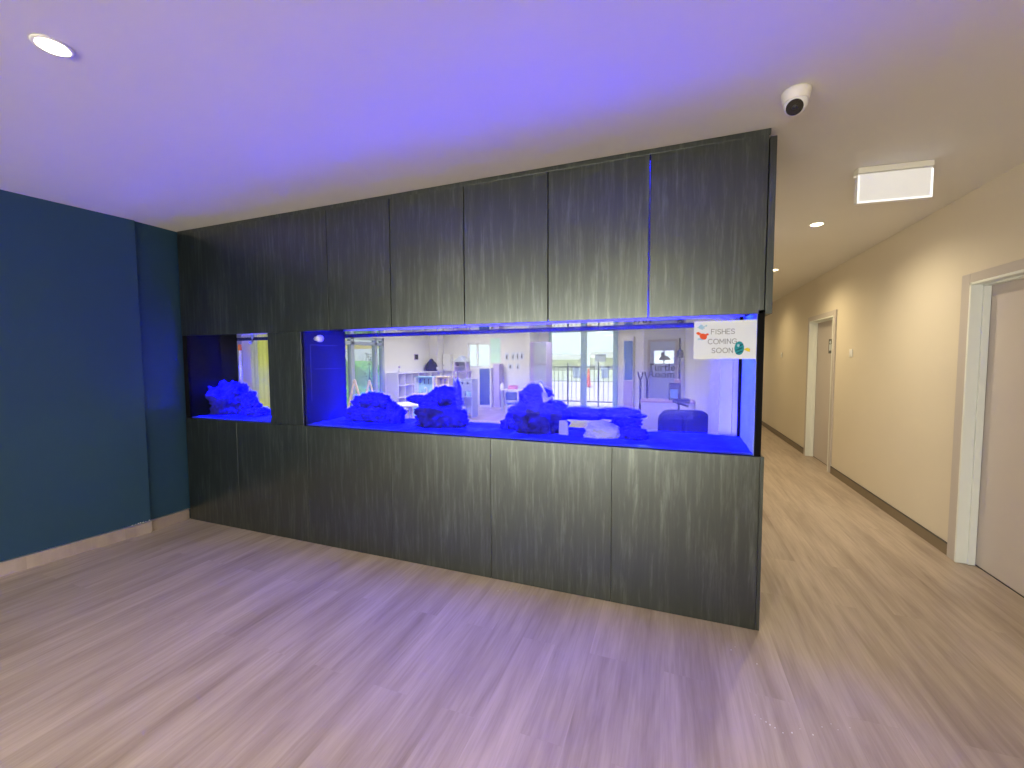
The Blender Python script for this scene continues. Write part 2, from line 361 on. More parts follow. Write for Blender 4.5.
# beige corridor wall with two doorways
DOORS = [(3.045, 3.965, 2.04), (6.61, 7.61, 2.075)]
wr = MB(); y0 = -5.2
for a, b, h in DOORS:
    wr.box((XW, y0, 0), (XW+0.14, a, H)); wr.box((XW, a, h), (XW+0.14, b, H)); y0 = b
wr.box((XW, y0, 0), (XW+0.14, 13.9, H))
struct(wr.build('wall_right', M['beige']), 'beige corridor wall', 'wall')
def skirting(a, b, name):
    o = struct(B((XW-0.011, a, 0), (XW-0.0005, b, 0.088)).build(name, M['skirt']), 'brown vinyl skirting of the corridor', 'baseboard')
    B((XW-0.013, a, 0.088), (XW-0.0005, b, 0.094)).build('capping_strip', M['dark_metal'], o)
skirting(-5.0, 2.95, 'baseboard_right'); skirting(4.06, 6.53, 'baseboard_right_middle'); skirting(7.69, 13.9, 'baseboard_right_far')
for i, (a, b, h) in enumerate(DOORS):
    aw = 0.09 if i == 0 else 0.075
    leafx = XW+0.088
    fr = MB()
    for u, v in ((a-aw, a), (b, b+aw)): fr.box((XW-0.018, u, 0), (XW-0.0005, v, h+0.065))
    fr.box((XW-0.018, a, h), (XW-0.0005, b, h+0.065))
    fo = struct(fr.build(f'door_{i+1}', M['trim'], bev=0.003), ('grey door with white jamb, nearest in the corridor', 'grey door with a small sign, further down the corridor')[i], 'door')
    j = MB()
    for u, v in ((a, a+0.018), (b-0.018, b)): j.box((XW-0.019, u, 0), (XW+0.14, v, h))
    j.box((XW-0.019, a, h-0.018), (XW+0.14, b, h))
    j.build('jamb', M['jamb'], fo, bev=0.002)
    st = MB()
    for u, v in ((a+0.018, a+0.032), (b-0.032, b-0.018)): st.box((XW+0.045, u, 0), (leafx-0.003, v, h-0.018))
    st.box((XW+0.045, a+0.018, h-0.032), (leafx-0.003, b-0.018, h-0.018))
    st.build('door_stop', M['jamb'], fo, bev=0.002)
    lf = B((leafx, a+0.021, 0.008), (leafx+0.038, b-0.021, h-0.021)).build('door_leaf', M['door'], fo, bev=0.002)
    hz = a+0.09 if i == 1 else a+0.09
    hd = MB().tube([(leafx, hz, 1.02), (leafx-0.05, hz, 1.02), (leafx-0.05, hz+0.11, 1.02)], 0.009, 10)
    hd.lathe([(0.024, 0), (0.024, 0.006)], Matrix.Translation((leafx, hz, 1.02)) @ Matrix.Rotation(-PI/2, 4, 'Y'), 20)
    hd.build('handle', M['alu'], lf, smooth=False)
    B((leafx-0.001, a+0.02, 0.0), (leafx+0.03, b-0.02, 0.006)).build('threshold', M['dark_metal'], fo)
# sign on the far door, switches
sp = atx(831.5, 345, XW+0.087)
s = thing('door_sign', (XW+0.0875, sp.y, 1.68), 'small dark plaque with pale symbols on the further corridor door', 'sign')
B((-0.004, -0.10, -0.10), (0, 0.10, 0.10)).build('plate', M['dark_metal'], s, bev=0.001)
ic = MB(); ic.lathe([(0.022, 0), (0.022, 0.002)], Matrix.Translation((-0.004, 0.04, 0.055)) @ Matrix.Rotation(-PI/2, 4, 'Y'), 18)
ic.box((-0.006, 0.012, -0.06), (-0.004, 0.068, 0.028)); ic.box((-0.006, -0.07, -0.06), (-0.004, -0.02, 0.03))
ic.build('symbol', M['paper'], s)
def switch(px, py, label):
    p = atx(px, py, XW)
    t = thing('light_switch', (XW-0.0005, p.y, p.z), label, 'switch', 'corridor wall switches')
    B((-0.011, -0.040, -0.046), (0, 0.040, 0.046)).build('plate', M['white'], t, bev=0.003)
    B((-0.016, -0.015, -0.022), (-0.0105, 0.015, 0.022)).build('rocker', M['white'], t, bev=0.002)
switch(851.5, 353, 'white wall switch between the two corridor doors')
switch(782, 355, 'white wall switch beyond the further corridor door')

# corridor side of the partition, end wall, room behind the camera
struct(B((0.40, TB+0.06, 0), (0.483, PY+0.12, H)).build('wall_partition', M['white_wall']), 'white partition between playroom and corridor', 'wall')
struct(B((0.30, 13.9, 0), (2.3, 14.0, H)).build('wall_corridor_end', M['beige']), 'beige wall at the end of the corridor', 'wall')
WY, NX, NY = -5.1, -8.2, -1.3
GX0, GX1, GZ0, GZ1 = -5.7, 0.6, 0.06, 2.25
wb = MB()
wb.box((NX-.14, WY-.14, 0), (GX0, WY, H)); wb.box((GX1, WY-.14, 0), (2.2, WY, H)); wb.box((GX0, WY-.14, GZ1), (GX1, WY, H)); wb.box((GX0, WY-.14, 0), (GX1, WY, GZ0))
struct(wb.build('wall_back', M['white_wall']), 'white wall with the wide street window behind the viewer', 'wall')
struct(B((NX-.14, WY, 0), (NX, NY+.14, H)).build('wall_bay_side', M['white_wall']), 'white side wall of the bay behind the viewer', 'wall')
struct(B((NX, NY, 0), (-4.92, NY+.14, H)).build('wall_bay_return', M['white_wall']), 'white return wall behind the navy wall', 'wall')
w3 = MB(); n3 = 3
for k in range(n3+1):
    x = GX0+(GX1-GX0-.05)*k/n3; w3.box((x, WY-.1, GZ0), (x+.05, WY-.04, GZ1))
for z in (GZ0, GZ1-.05): w3.box((GX0, WY-.1, z), (GX1, WY-.04, z+.05))
w3 = struct(w3.build('window_3', M['frame_blue']), 'wide street window behind the viewer', 'window')
B((GX0+.02, WY-.075, GZ0+.02), (GX1-.02, WY-.069, GZ1-.02)).build('pane', M['window_glass'], w3)

# ------------------------------------------------------------------ cabinet round the aquarium
cab = thing('aquarium_cabinet', (XL, D, 0), 'charcoal wood grain cabinet wall built round the long aquarium', 'cabinet')
def cx(x): return x-XL
def cbox(name, m, a, b, bev=0.0012, parent=cab):
    return B((cx(a[0]), a[1]-D, a[2]), (cx(b[0]), b[1]-D, b[2])).build(name, m, parent, bev=bev)
T = 0.018; g = 0.0034
# upper doors
ub = [XL+0.002, -2.496, -1.910, -1.310, -0.722, -0.120, 0.468]
for k in range(6):
    a, b = ub[k]+g, ub[k+1]-g
    cbox('upper_door', M['laminate'], (a, D, ZT+0.002 if k else ZT), (b, D+T, H-0.032))
cbox('filler_strip', M['laminate'], (XL+0.002, D+0.006, H-0.030), (0.475, D+T+0.006, H-0.001))
cbox('upper_end_panel', M['laminate'], (0.471, D+0.003, ZT), (0.503, TB+0.05, H-0.045))
# lower doors
lb = [XL+0.002, -3.58, -2.76, -1.94, -1.124, -0.318, 0.468]
for k in range(6): cbox('lower_door', M['laminate'], (lb[k]+g*.3, D, 0.002), (lb[k+1]-g*.3, D+T, ZB-0.002))
cbox('lower_end_panel', M['laminate'], (0.4695, D+0.001, 0.002), (XR, TB+0.05, ZB-0.001))
# panel between the two viewing windows
cbox('column_panel', M['laminate'], (-3.160, D, ZB), (-2.791, D+T, ZT-0.002))
# carcass: stiles behind the joints, bench under the tank, back
cm = MB()
for x in (-2.496, -1.910, -1.310, -0.722): cm.box((cx(x-.03), T+.001, ZT+.02), (cx(x+.03), T+.05, H-.035))
cm.box((cx(XL+.005), T+.001, 0.05), (cx(0.468), T+.02, ZB-.03)); cm.box((cx(XL+.005), T+.001, ZB-.03), (cx(0.468), TB-D+.04, ZB-.006))
cm.box((cx(XL+.005), TB-D+.03, 0.01), (cx(0.468), TB-D+.045, ZB-.03))
cm.box((cx(XL+.005), T+.001, H-.034), (cx(0.468), T+.06, H-.002))
cm.box((cx(XL+.003), T+.001, ZT-.01), (cx(XL+.020), TB-D+.019, H-.036))
cm.box((cx(0.4505), T+.001, ZT+.021), (cx(0.4690), TB-D+.019, H-.036))
cm.box((cx(0.4690), T+.0215, 0.01), (cx(0.4694), TB-D+.04, H-.05))
cm.build('carcass', M['carcass'], cab)
hm = MB()
hm.box((cx(XL+.004), TB-D+.02, 1.735), (cx(0.468), TB-D+.04, H-.002))
hm.box((cx(XL+.004), T+.07, H-.02), (cx(0.468), TB-D+.019, H-.002))
hm.build('hood_lining', M['hood'], cab)
cbox('hood_trim', M['weir'], (XL+.004, TB+.004, 1.716), (0.44, TB+.019, 1.740))
# bulkhead between the two tanks
cbox('bulkhead', M['carcass'], (-3.12, D+T+.001, ZB), (-2.83, TB+.02, H-.04))

# ------------------------------------------------------------------ tanks
def tank(name, x0, x1, label, bumps):
    t = thing(name, (x0, D+T*.5, ZB), label, 'fish tank')
    w, dp, h = x1-x0, TB-D-T*.5, ZT-ZB+0.02
    B((0.0125, 0, 0), (w, 0.012, h)).build('front_pane', M['front_glass'], t)
    B((0.0125, dp-0.012, 0), (w, dp, h-.02)).build('back_pane', M['back_glass'], t)
    sb = MB(); nx, ny = int(w*26), 14
    vs = [[sb.bm.verts.new((0.013+(w-.026)*i/nx, 0.0135+(dp-.027)*j/ny,
          0.004 + 0.016*(j/ny) + bumps*(0.010*noise.noise(Vector((i*.16+x0*5, j*.35, 3.1))) + 0.006*noise.noise(Vector((i*.45, j*.8, 1.7)))) + 0.006))
          for i in range(nx+1)] for j in range(ny+1)]
    for j in range(ny):
        for i in range(nx): sb.bm.faces.new((vs[j][i], vs[j][i+1], vs[j+1][i+1], vs[j+1][i]))
    low = [sb.bm.verts.new((v.co.x, v.co.y, 0.001)) for v in vs[0]]
    for i in range(nx): sb.bm.faces.new((low[i], low[i+1], vs[0][i+1], vs[0][i]))
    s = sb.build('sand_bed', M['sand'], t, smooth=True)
    wm = MB(); q = [wm.bm.verts.new(c_) for c_ in ((0.013, 0.0125, h-.030), (w-.013, 0.0125, h-.030), (w-.013, dp-0.0125, h-.030), (0.013, dp-0.0125, h-.030))]
    wm.bm.faces.new(q); wm.bm.normal_update()
    if wm.bm.faces[:][0].normal.z < 0: bmesh.ops.reverse_faces(wm.bm, faces=wm.bm.faces)
    me = bpy.data.meshes.new('water'); wm.bm.to_mesh(me); wm.bm.free(); me.materials.append(M['water'])
    wo = bpy.data.objects.new('water', me); C.objects.link(wo); wo.parent = t
    return t, w, dp, h
big, bw, bd, bh = tank('fish_tank', -2.791, 0.470, 'long blue-lit fish tank with rocks and a paper sign, set in the charcoal cabinet', 1.0)
B((bw-0.030, -0.009, 0), (bw, .028, bh)).build('right_end_frame', M['silicone'], big)
B((bw-0.030, bd-.02, 0), (bw, bd, bh)).build('right_end_frame', M['silicone'], big)
B((bw-0.0300, 0.0285, 0), (bw-0.002, bd-.0205, bh-.02)).build('right_pane', M['window_glass'], big)
B((bw-0.034, 0.0125, 0), (bw-0.0305, bd-0.0125, bh)).build('right_end_liner', M['end_film'], big)
B((bw-0.052, bd-0.03, 0), (bw-0.035, bd-0.0125, bh-.05)).build('corner_seal', M['silicone'], big)
# weir box wall at the left end, notched along its free edge, with trim lines and a return nozzle
wv = MB(); pr = [(0.013, 0)]
n = 22
for k in range(n+1):
    z = bh*k/n; pr.append((bd-0.03 + (0.006 if k % 2 else 0.0), z))
pr.append((0.013, bh)); wv.prism(pr, 0.002, 0.02, 'YZ')
wv = wv.build('overflow_weir', M['weir'], big)
ln = MB(); 
ln.box((0.0205, 0.06, 0.20), (0.022, 0.066, 0.66)); ln.box((0.0205, 0.066, 0.66), (0.022, 0.36, 0.666)); ln.box((0.0205, 0.10, 0.46), (0.022, 0.40, 0.464))
ln.build('seam_line', M['seam'], wv)
nz = MB().lathe([(0.018, 0), (0.018, 0.025), (0.028, 0.03)] + [(0.030*math.cos(t), 0.05+0.030*math.sin(t)) for t in [PI*.5*k/6 for k in range(7)]], Matrix.Translation((0.02, 0.12, 0.715)) @ Matrix.Rotation(PI/2, 4, 'Y'), 24)
nz.build('return_nozzle', M['white'], big, smooth=True)
small, sw, sd, sh = tank('fish_tank', -4.211, -3.160, 'small square fish tank with one craggy rock beside the navy wall', 0.6)
B((0.0, 0.0125, 0), (0.012, sd-0.0125, sh)).build('left_end_panel', M['small_end'], small)
B((XL+.003+4.211, -0.004, 0), (0.010, 0.012, sh)).build('edge_seal', M['silicone'], small)
B((sw-0.012, 0.0125, 0), (sw, sd-0.0125, sh)).build('right_end_panel', M['small_end'], small)

# things inside the small tank
p = at(239.5, 338, TB-0.05)
sp = thing('sunlit_gap_pipe', (p.x, TB-0.05, ZB+0.02), 'pale upright pipe with an orange cap, standing in for a sunlit gap behind the small tank', 'pipe')
MB().tube([(0, 0, 0), (0, 0, 0.62)], 0.013, 16).build('pipe', M['white'], sp, smooth=True)  # white pipe stands in for the bright sunlit gap beside the blind
MB().lathe([(0.016, 0.62), (0.017, 0.63), (0.017, 0.675), (0.012, 0.682)], None, 18).build('cap', M['orange2'], sp, smooth=True)
MB().lathe([(0.0155, 0.44), (0.0155, 0.46)], None, 18).build('collar', M['cream'], sp)
p = at(252, 338, 2.85)
hk = MB().tube([(-0.012, 0, .06), (-.004, 0, .05), (0.004, 0, 0.0), (0.0, 0, -0.035), (-0.016, 0, -0.05), (-0.03, 0, -0.04)], 0.009, 10)
tag(hk.build('siphon_hook', M['grey_toy'], None, (p.x, 2.85, p.z), smooth=True), 'small curved tube hanging at the top of the small tank', 'tube')

# ------------------------------------------------------------------ rocks
def rock(name, c, size, seed, label, m='rock', rough=0.34, rz=0.0, tilt=0.0, sub=5, lumps=1.0, group='reef rocks in the long tank'):
    b = MB(); bmesh.ops.create_icosphere(b.bm, subdivisions=sub, radius=1.0)
    o = Vector((seed*3.17, seed*1.31, seed*7.7))
    for v in b.bm.verts:
        n = v.co.normalized()
        d = noise.noise(n*1.3*lumps+o)*0.9 + noise.noise(n*2.9*lumps+o)*0.65 + abs(noise.noise(n*5.0*lumps+o))*0.7 + noise.noise(n*10*lumps+o)*0.35 + noise.noise(n*21*lumps+o)*0.18
        v.co = n*(1.0 + rough*d)
        if v.co.z < -0.62: v.co.z = -0.62 + (v.co.z+0.62)*0.25
    M4 = Matrix.Rotation(rz, 4, 'Z') @ Matrix.Rotation(tilt, 4, 'Y') @ Matrix.Diagonal((*size, 1))
    bmesh.ops.transform(b.bm, matrix=M4, verts=b.bm.verts)
    for v in b.bm.verts:
        v.co.z = max(v.co.z, ZB+.012-c[2]); v.co.y = min(max(v.co.y, D+.028-c[1]), TB-.02-c[1])
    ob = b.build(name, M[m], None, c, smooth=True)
    return tag(ob, label, 'rock', group)
def rock_px(x0, y0, x1, y1, Y, seed, label, dy=0.07, **kw):
    a = at(x0, y0, Y); b = at(x1, y1, Y)
    c = (a+b)/2; return rock('reef_rock', (c.x, Y, c.z), ((b.x-a.x)/2, dy, (a.z-b.z)/2*1.12), seed, label, **kw)
# left mound: two slabs and an end stone
rock_px(347, 405, 397, 427, 2.86, 1, 'low base slab of the leftmost rock mound in the long tank', 0.085, rough=.3)
rock_px(355, 395, 378, 412, 2.85, 21, 'stone on the left shoulder of the leftmost rock mound', 0.06, rough=.28)
rock_px(368, 393.5, 390, 413, 2.86, 3, 'stone on the right shoulder of the leftmost rock mound', 0.06, rough=.28)
rock_px(386, 405, 404, 428, 2.84, 4, 'small end stone right of the leftmost rock mound', 0.06, rough=.3)
# middle mound
rock_px(417, 402, 466, 434, 2.83, 5, 'broad base rock of the second mound with a spike', 0.10, rough=.3)
rock_px(409, 395.5, 430, 405, 2.86, 6, 'flat tongue of rock jutting left from the second mound', 0.05, rough=.25, tilt=.12)
rock_px(431, 388, 460, 409, 2.84, 7, 'upper slab on top of the second mound', 0.07, rough=.3, tilt=.1)
rock_px(453, 384, 461, 408, 2.85, 8, 'pointed spike of rock standing on the second mound', 0.025, rough=.35)
rock_px(424, 394, 441, 409, 2.82, 9, 'shoulder stone left of the upper slab on the second mound', 0.05, rough=.3)
# tall mound
rock_px(515, 400, 562, 440, 2.83, 10, 'big base rock of the tallest mound with reddish crust', 0.11, rough=.36, lumps=1.3)
rock_px(520, 388.5, 551, 412, 2.86, 11, 'crown rock on top of the tallest mound under the white scraper', 0.08, rough=.3)
rock_px(538, 401, 566, 415, 2.88, 12, 'ledge rock on the right of the tallest mound', 0.06, rough=.28)
rock_px(503, 413, 525, 437, 2.86, 13, 'low foot rock left of the tallest mound', 0.07, rough=.3)
# back ridge and right hand rubble
rock_px(556, 408, 606, 422, 2.97, 14, 'long low ridge rock along the back glass, left half', 0.035, rough=.3, lumps=1.6)
rock_px(596, 408, 640, 422, 2.97, 15, 'long low ridge rock along the back glass, right half', 0.035, rough=.3, lumps=1.6)
rock_px(586, 422, 622, 445, 2.77, 16, 'pale rounded mound on the sand standing in for a reflection on the glass', 0.07, m='pale_rock_and_glare', rough=.2)  # pale mound shaped in place of a reflection on the front glass
rock_px(613, 427, 647, 444, 2.78, 17, 'grey brown rubble piece right of the pale mound', 0.06, rough=.25)
rock_px(612, 417, 640, 430, 2.88, 18, 'dark flat stone behind the grey brown rubble piece', 0.06, rough=.3)
a = at(558.5, 420, 2.74); b = at(568.5, 438, 2.74)
fp = MB(); fp.prism([(0, 0), (b.x-a.x, 0), (b.x-a.x-.006, a.z-b.z-.02), (b.x-a.x-.02, a.z-b.z), (.004, a.z-b.z-.004)], 0, 0.02, 'XZ')  # plate shaped for the upright edge of the reflection on the glass
tag(fp.build('reflection_plate', M['pale_rock_and_glare'], None, (a.x, 2.74, b.z), bev=0.004), 'pale upright plate standing in for a reflection, right of the tallest rock mound', 'pale plate')
# craggy rock in the small tank: one boulder and two smaller lumps
c = at(226.5, 402, 2.84)
rock('reef_rock', (c.x, 2.84, ZB+0.13), (0.245, 0.12, 0.17), 31, 'large craggy rock sitting in the small tank', rough=.42, sub=5, lumps=1.5, group='rocks in the small tank')
c = at(250, 398, 2.86)
rock('reef_rock', (c.x, 2.86, ZB+0.10), (0.075, 0.06, 0.115), 32, 'dark bushy lump right of the craggy rock in the small tank', rough=.5, lumps=2.2, group='rocks in the small tank')
c = at(258, 414, 2.80)
rock('reef_rock', (c.x, 2.80, ZB+0.035), (0.10, 0.08, 0.055), 33, 'low rubble at the right foot of the craggy rock in the small tank', rough=.45, lumps=2.0, group='rocks in the small tank')
# scraper stick resting on the tall mound
a = at(539.5, 382, 2.80); b = at(546, 393.5, 2.80)
gl = thing('algae_scraper', tuple(b), 'white stick of a scraper leaning on the tallest rock mound', 'scraper')
MB().tube([(0, 0, 0), tuple(a-b)], 0.0055, 10).build('shaft', M['white'], gl, smooth=True)
MB().tube([(0, 0, -.004), (0.004, 0.0, -0.05)], 0.010, 10).build('grip', M['grey_toy'], gl, smooth=True)
a = at(545, 403, 2.79)
sc = MB(); sc.prism([(0, 0), (0.03, 0.01), (0.075, 0.045), (0.07, 0.055), (0.03, 0.035), (0.006, 0.08), (-0.006, 0.08)], 0, 0.012, 'XZ')
tag(sc.build('branch_coral', M['pale_rock_and_glare'], None, (a.x-.01, 2.765, a.z), bev=0.003), 'pale forked coral piece on the tallest rock mound', 'coral')

# ------------------------------------------------------------------ paper sign on the glass
a = at(694.3, 321.5, D); b = at(756.3, 359, D)
SW, SH = b.x-a.x, a.z-b.z
sg = thing('paper_sign', (a.x, D+0.0075, b.z), 'white paper sign reading FISHES COMING SOON on the tank glass', 'sign')
B((0, -0.0006, 0), (SW, 0, SH)).build('sheet', M['paper'], sg)
GL = {'F': [[(0, 0), (0, 1), (.62, 1)], [(0, .52), (.52, .52)]], 'I': [[(.06, 0), (.06, 1)]],
      'S': [[(.62, .86), (.48, .98), (.2, .98), (.05, .84), (.05, .66), (.2, .54), (.48, .46), (.63, .32), (.63, .15), (.48, .02), (.18, .02), (.02, .15)]],
      'H': [[(0, 0), (0, 1)], [(.68, 0), (.68, 1)], [(0, .52), (.68, .52)]], 'E': [[(.6, 0), (0, 0), (0, 1), (.6, 1)], [(0, .52), (.52, .52)]],
      'C': [[(.82, .82)] + [(.48+.46*math.cos(t), .5+.5*math.sin(t)) for t in [PI*(.27+1.46*k/14) for k in range(15)]] + [(.82, .18)]],
      'O': [[(.5+.48*math.cos(2*PI*k/24), .5+.5*math.sin(2*PI*k/24)) for k in range(25)]],
      'M': [[(0, 0), (0, 1), (.42, .3), (.84, 1), (.84, 0)]], 'N': [[(0, 0), (0, 1), (.68, 0), (.68, 1)]],
      'G': [[(.82, .82)] + [(.48+.46*math.cos(t), .5+.5*math.sin(t)) for t in [PI*(.27+1.46*k/14) for k in range(15)]] + [(.86, .2), (.86, .48), (.5, .48)]]}
WID = {'F': .62, 'I': .12, 'S': .65, 'H': .68, 'E': .6, 'C': .84, 'O': 1.0, 'M': .84, 'N': .68, 'G': .9}
def strokes(mb, pts, w, y, dep=0.0004):
    for (x0, z0), (x1, z1) in zip(pts, pts[1:]):
        d = Vector((x1-x0, z1-z0)); L = d.length
        if L < 1e-7: continue
        d /= L; nrm = Vector((-d.y, d.x))*w/2; e = d*w*0.45
        q = [(x0-e.x+nrm.x, z0-e.y+nrm.y), (x1+e.x+nrm.x, z1+e.y+nrm.y), (x1+e.x-nrm.x, z1+e.y-nrm.y), (x0-e.x-nrm.x, z0-e.y-nrm.y)]
        mb.prism(q, y, y-dep, 'XZ')
def word(txt, x, z, hh, name):
    mb = MB()
    for ch in txt:
        for st in GL[ch]: strokes(mb, [(x+u*hh*.95, z+v*hh) for u, v in st], 0.0030, -0.0007)
        x += (WID[ch]*.95+0.24)*hh
    return mb.build(name, M['ink'], sg)
def su(u): return SW*u
def sv(v): return SH*(1-v)
word('FISHES', su(.285), sv(.345), SH*.125, 'lettering_line')
word('COMING', su(.235), sv(.60), SH*.125, 'lettering_line')
word('SOON', su(.30), sv(.835), SH*.125, 'lettering_line')
def blob(mb, cx_, cz, rx, rz_, y, n=26, wob=0.0, seed=0, dep=.0004, rot=0):
    pts = []
    for k in range(n):
        t = 2*PI*k/n; r = 1+wob*noise.noise(Vector((math.cos(t)*2+seed, math.sin(t)*2, seed)))
        x, z = rx*r*math.cos(t), rz_*r*math.sin(t)
        pts.append((cx_+x*math.cos(rot)-z*math.sin(rot), cz+x*math.sin(rot)+z*math.cos(rot)))
    mb.prism(pts, y, y-dep, 'XZ')
for args, wob_, sd in (((su(.12), sv(.15), .019, .013), .7, 2), ((su(.20), sv(.12), .005, .005), .5, 5), ((su(.12), sv(.47), .020, .006), .6, 8)):
    mb = MB(); blob(mb, *args, -.0007, wob=wob_, seed=sd); mb.build('water_splash', M['splash'], sg)
mb = MB(); blob(mb, su(.155), sv(.40), .020, .016, -.0012, seed=1, wob=.15, rot=-.5); blob(mb, su(.075), sv(.32), .012, .008, -.0012, seed=3, wob=.4, rot=-.3); blob(mb, su(.22), sv(.35), .008, .006, -.0012, seed=4, wob=.4)
f1 = mb.build('orange_fish', M['orange'], sg)
mb = MB(); blob(mb, su(.735), sv(.72), .0235, .037, -.0012, n=32); f2 = mb.build('teal_fish', M['teal'], sg)
mb = MB()
for dz in (-.022, -.004, .014): blob(mb, su(.735)+.002, sv(.72)+dz, .019, .0035, -.0017, wob=.3, seed=dz*90, rot=.45)
mb.build('dark_stripe', M['teal_dark'], f2)
mb = MB(); blob(mb, su(.72), sv(.65), .006, .008, -.0021, wob=.3, seed=6); mb.build('pale_patch', M['splash'], f2)
mb = MB(); mb.prism([(su(.80), sv(.75)), (su(.86), sv(.71)), (su(.91), sv(.74)), (su(.90), sv(.78)), (su(.905), sv(.82)), (su(.86), sv(.80))], -.0012, -.0016, 'XZ'); mb.build('yellow_tail', M['yellow'], f2)

# ------------------------------------------------------------------ ceiling fittings
def downlight(x, y, label, power, col=(1.0, 0.86, 0.57)):
    t = thing('downlight', (x, y, H), label, 'ceiling light', 'recessed ceiling downlights')
    MB().lathe([(0.040, -0.001), (0.040, -0.004), (0.058, -0.006), (0.060, -0.003), (0.060, -0.0005)], None, 36).build('trim_ring', M['fixture'], t, smooth=True)
    MB().lathe([(0.046, -0.0065), (0.040, -0.0095), (0.0, -0.0105)], None, 32).build('lens', M['lamp'], t, smooth=True)
    lamp('downlight_lamp', 'SPOT', (0, 0, -0.02), power, col, parent=t, spot_size=2.75, spot_blend=1.0, shadow_soft_size=0.045)
W1 = 85
downlight(-2.209, 0.926, 'bright downlight in the ceiling of the open room, nearest the navy wall', 60)
downlight(1.207, 4.486, 'downlight over the corridor beyond the white light box', 120)
downlight(1.29, 6.532, 'second downlight down the corridor, half hidden by the cabinet edge', 112, (1.0, .80, .44))
downlight(1.25, 9.0, 'third downlight down the corridor, hidden behind the cabinet', 75, (1.0, .78, .40))
downlight(1.25, 11.5, 'last downlight at the end of the corridor, hidden behind the cabinet', 75, (1.0, .78, .40))
downlight(-2.2, -1.6, 'downlight behind the viewer near the navy wall', W1)
downlight(0.6, -1.6, 'downlight behind the viewer near the beige wall', W1)
downlight(-0.35, 0.45, 'unseen downlight added above the viewer to brighten the floor', 185)  # out of view, added to brighten the middle of the floor

# emergency light box: mounting rail on the ceiling and a hanging lit face
a = at(858, 206, 3.30); b = at(932, 196, 3.335)
ang = math.atan2(3.345-3.29, 0.40)
e = thing('emergency_light', (1.282, 3.306, H), 'blank white emergency light box on the ceiling over the corridor', 'light', rz=0.09)
zb = (a.z+b.z)/2-H
w2 = 0.192
B((-w2-.002, -.012, -.036), (w2+.002, .05, -.0005)).build('ceiling_mount', M['cream'], e, bev=.003)
B((-w2, -.004, zb), (w2, .034, -.037)).build('body', M['white'], e, bev=.003)
rim = MB()
rim.box((-w2, -.010, zb), (w2, -.0045, zb+.009)); rim.box((-w2, -.010, zb+.009), (-w2+.008, -.0045, -.05)); rim.box((w2-.008, -.010, zb+.009), (w2, -.0045, -.05))
rim.build('lit_rim', M['rimlit'], e)
B((-w2+.0085, -.0075, zb+.0095), (w2-.0085, -.0045, -.045)).build('diffuser', M['diffuser'], e)
MB().lathe([(0.008, 0), (0.008, 0.012), (0.004, 0.016)], Matrix.Translation((-w2-.002, .012, -.05)) @ Matrix.Rotation(-PI/2, 4, 'Y'), 14).build('test_button', M['white'], e)

# turret camera
cp = Vector((0.512, 2.262, H))
cm = thing('security_camera', tuple(cp), 'white turret security camera on the ceiling above the cabinet end', 'camera')
MB().lathe([(0.0, -.0005), (0.057, -.0005), (0.058, -.010), (0.056, -.026), (0.051, -.045), (0.048, -.049), (0.043, -.044), (0.0, -.036)], None, 36).build('mount_ring', M['cream'], cm, smooth=True, bev=0)
aim = (Vector((0, 0, 1.15)) - (cp+Vector((0, 0, -.055)))).normalized(); aim = (aim+Vector((-.15, -.05, -.35))).normalized()
Q = aim.to_track_quat('Z', 'Y').to_matrix().to_4x4(); Mx = Matrix.Translation((0, 0, -.055)) @ Q
MB().lathe([(0.0, -.044)] + [(0.047*math.sin(t), -.0468*math.cos(t)) for t in [PI*k/16 for k in range(3, 12)]] + [(0.036, 0.036), (0.0, 0.034)], Mx, 36).build('eyeball', M['white'], cm, smooth=True)
eye = MB().lathe([(0.0, .030), (0.0335, .030), (0.0335, .0385), (0.0, .0405)], Mx, 36).build('face_glass', M['lens'], cm)
MB().lathe([(0.0, .0395), (0.011, .0395), (0.011, .0425), (0.0, .0435)], Mx, 24).build('lens', M['dark_metal'], eye, smooth=True)

# tiny specks of glitter on the vinyl
sp = MB()
for (x, y) in [(755, 715), (761, 719), (766, 722), (770, 725), (775, 728), (783, 733), (792, 733), (800, 729), (813, 735), (822, 727), (831, 724), (838, 730), (850, 728), (498, 591), (505, 588), (510, 590), (731, 650), (735, 647), (757, 664)]:
    d = ray(x, y); t = -1.5/d.z; q = EYE+d*t; r = random.uniform(.0015, .0032)
    sp.lathe([(0, .0002), (r, .0004), (r*.7, r*.8), (0, r)], Matrix.Translation((q.x, q.y, 0)), 7)
tag(sp.build('glitter_specks', M['white']), 'tiny white specks scattered on the vinyl floor near the cabinet', 'debris', kind='stuff')

# ================================================================== playroom seen through the tank
def gap(px): return atx(px, 350, PX).y
yA0, yA1 = gap(236), gap(272)            # blind window
yB0, yB1 = gap(342), gap(384)            # garden door
wp = MB()
wp.box((PX-.15, 3.2, 0), (PX, yA0, H)); wp.box((PX-.15, yA0, 2.25), (PX, yA1, H)); wp.box((PX-.15, yA0, 0), (PX, yA1, .12))
wp.box((PX-.15, yA1, 0), (PX, yB0, H)); wp.box((PX-.15, yB0, 2.14), (PX, yB1, H)); wp.box((PX-.15, yB1, 0), (PX, PY+.12, H))
struct(wp.build('wall_playroom_left', M['white_wall']), 'white playroom wall with garden door', 'wall')
struct(B((PX, 3.2, 0), (-4.35, 3.3, H)).build('wall_playroom_front', M['white_wall']), 'playroom wall beside the small tank', 'wall')
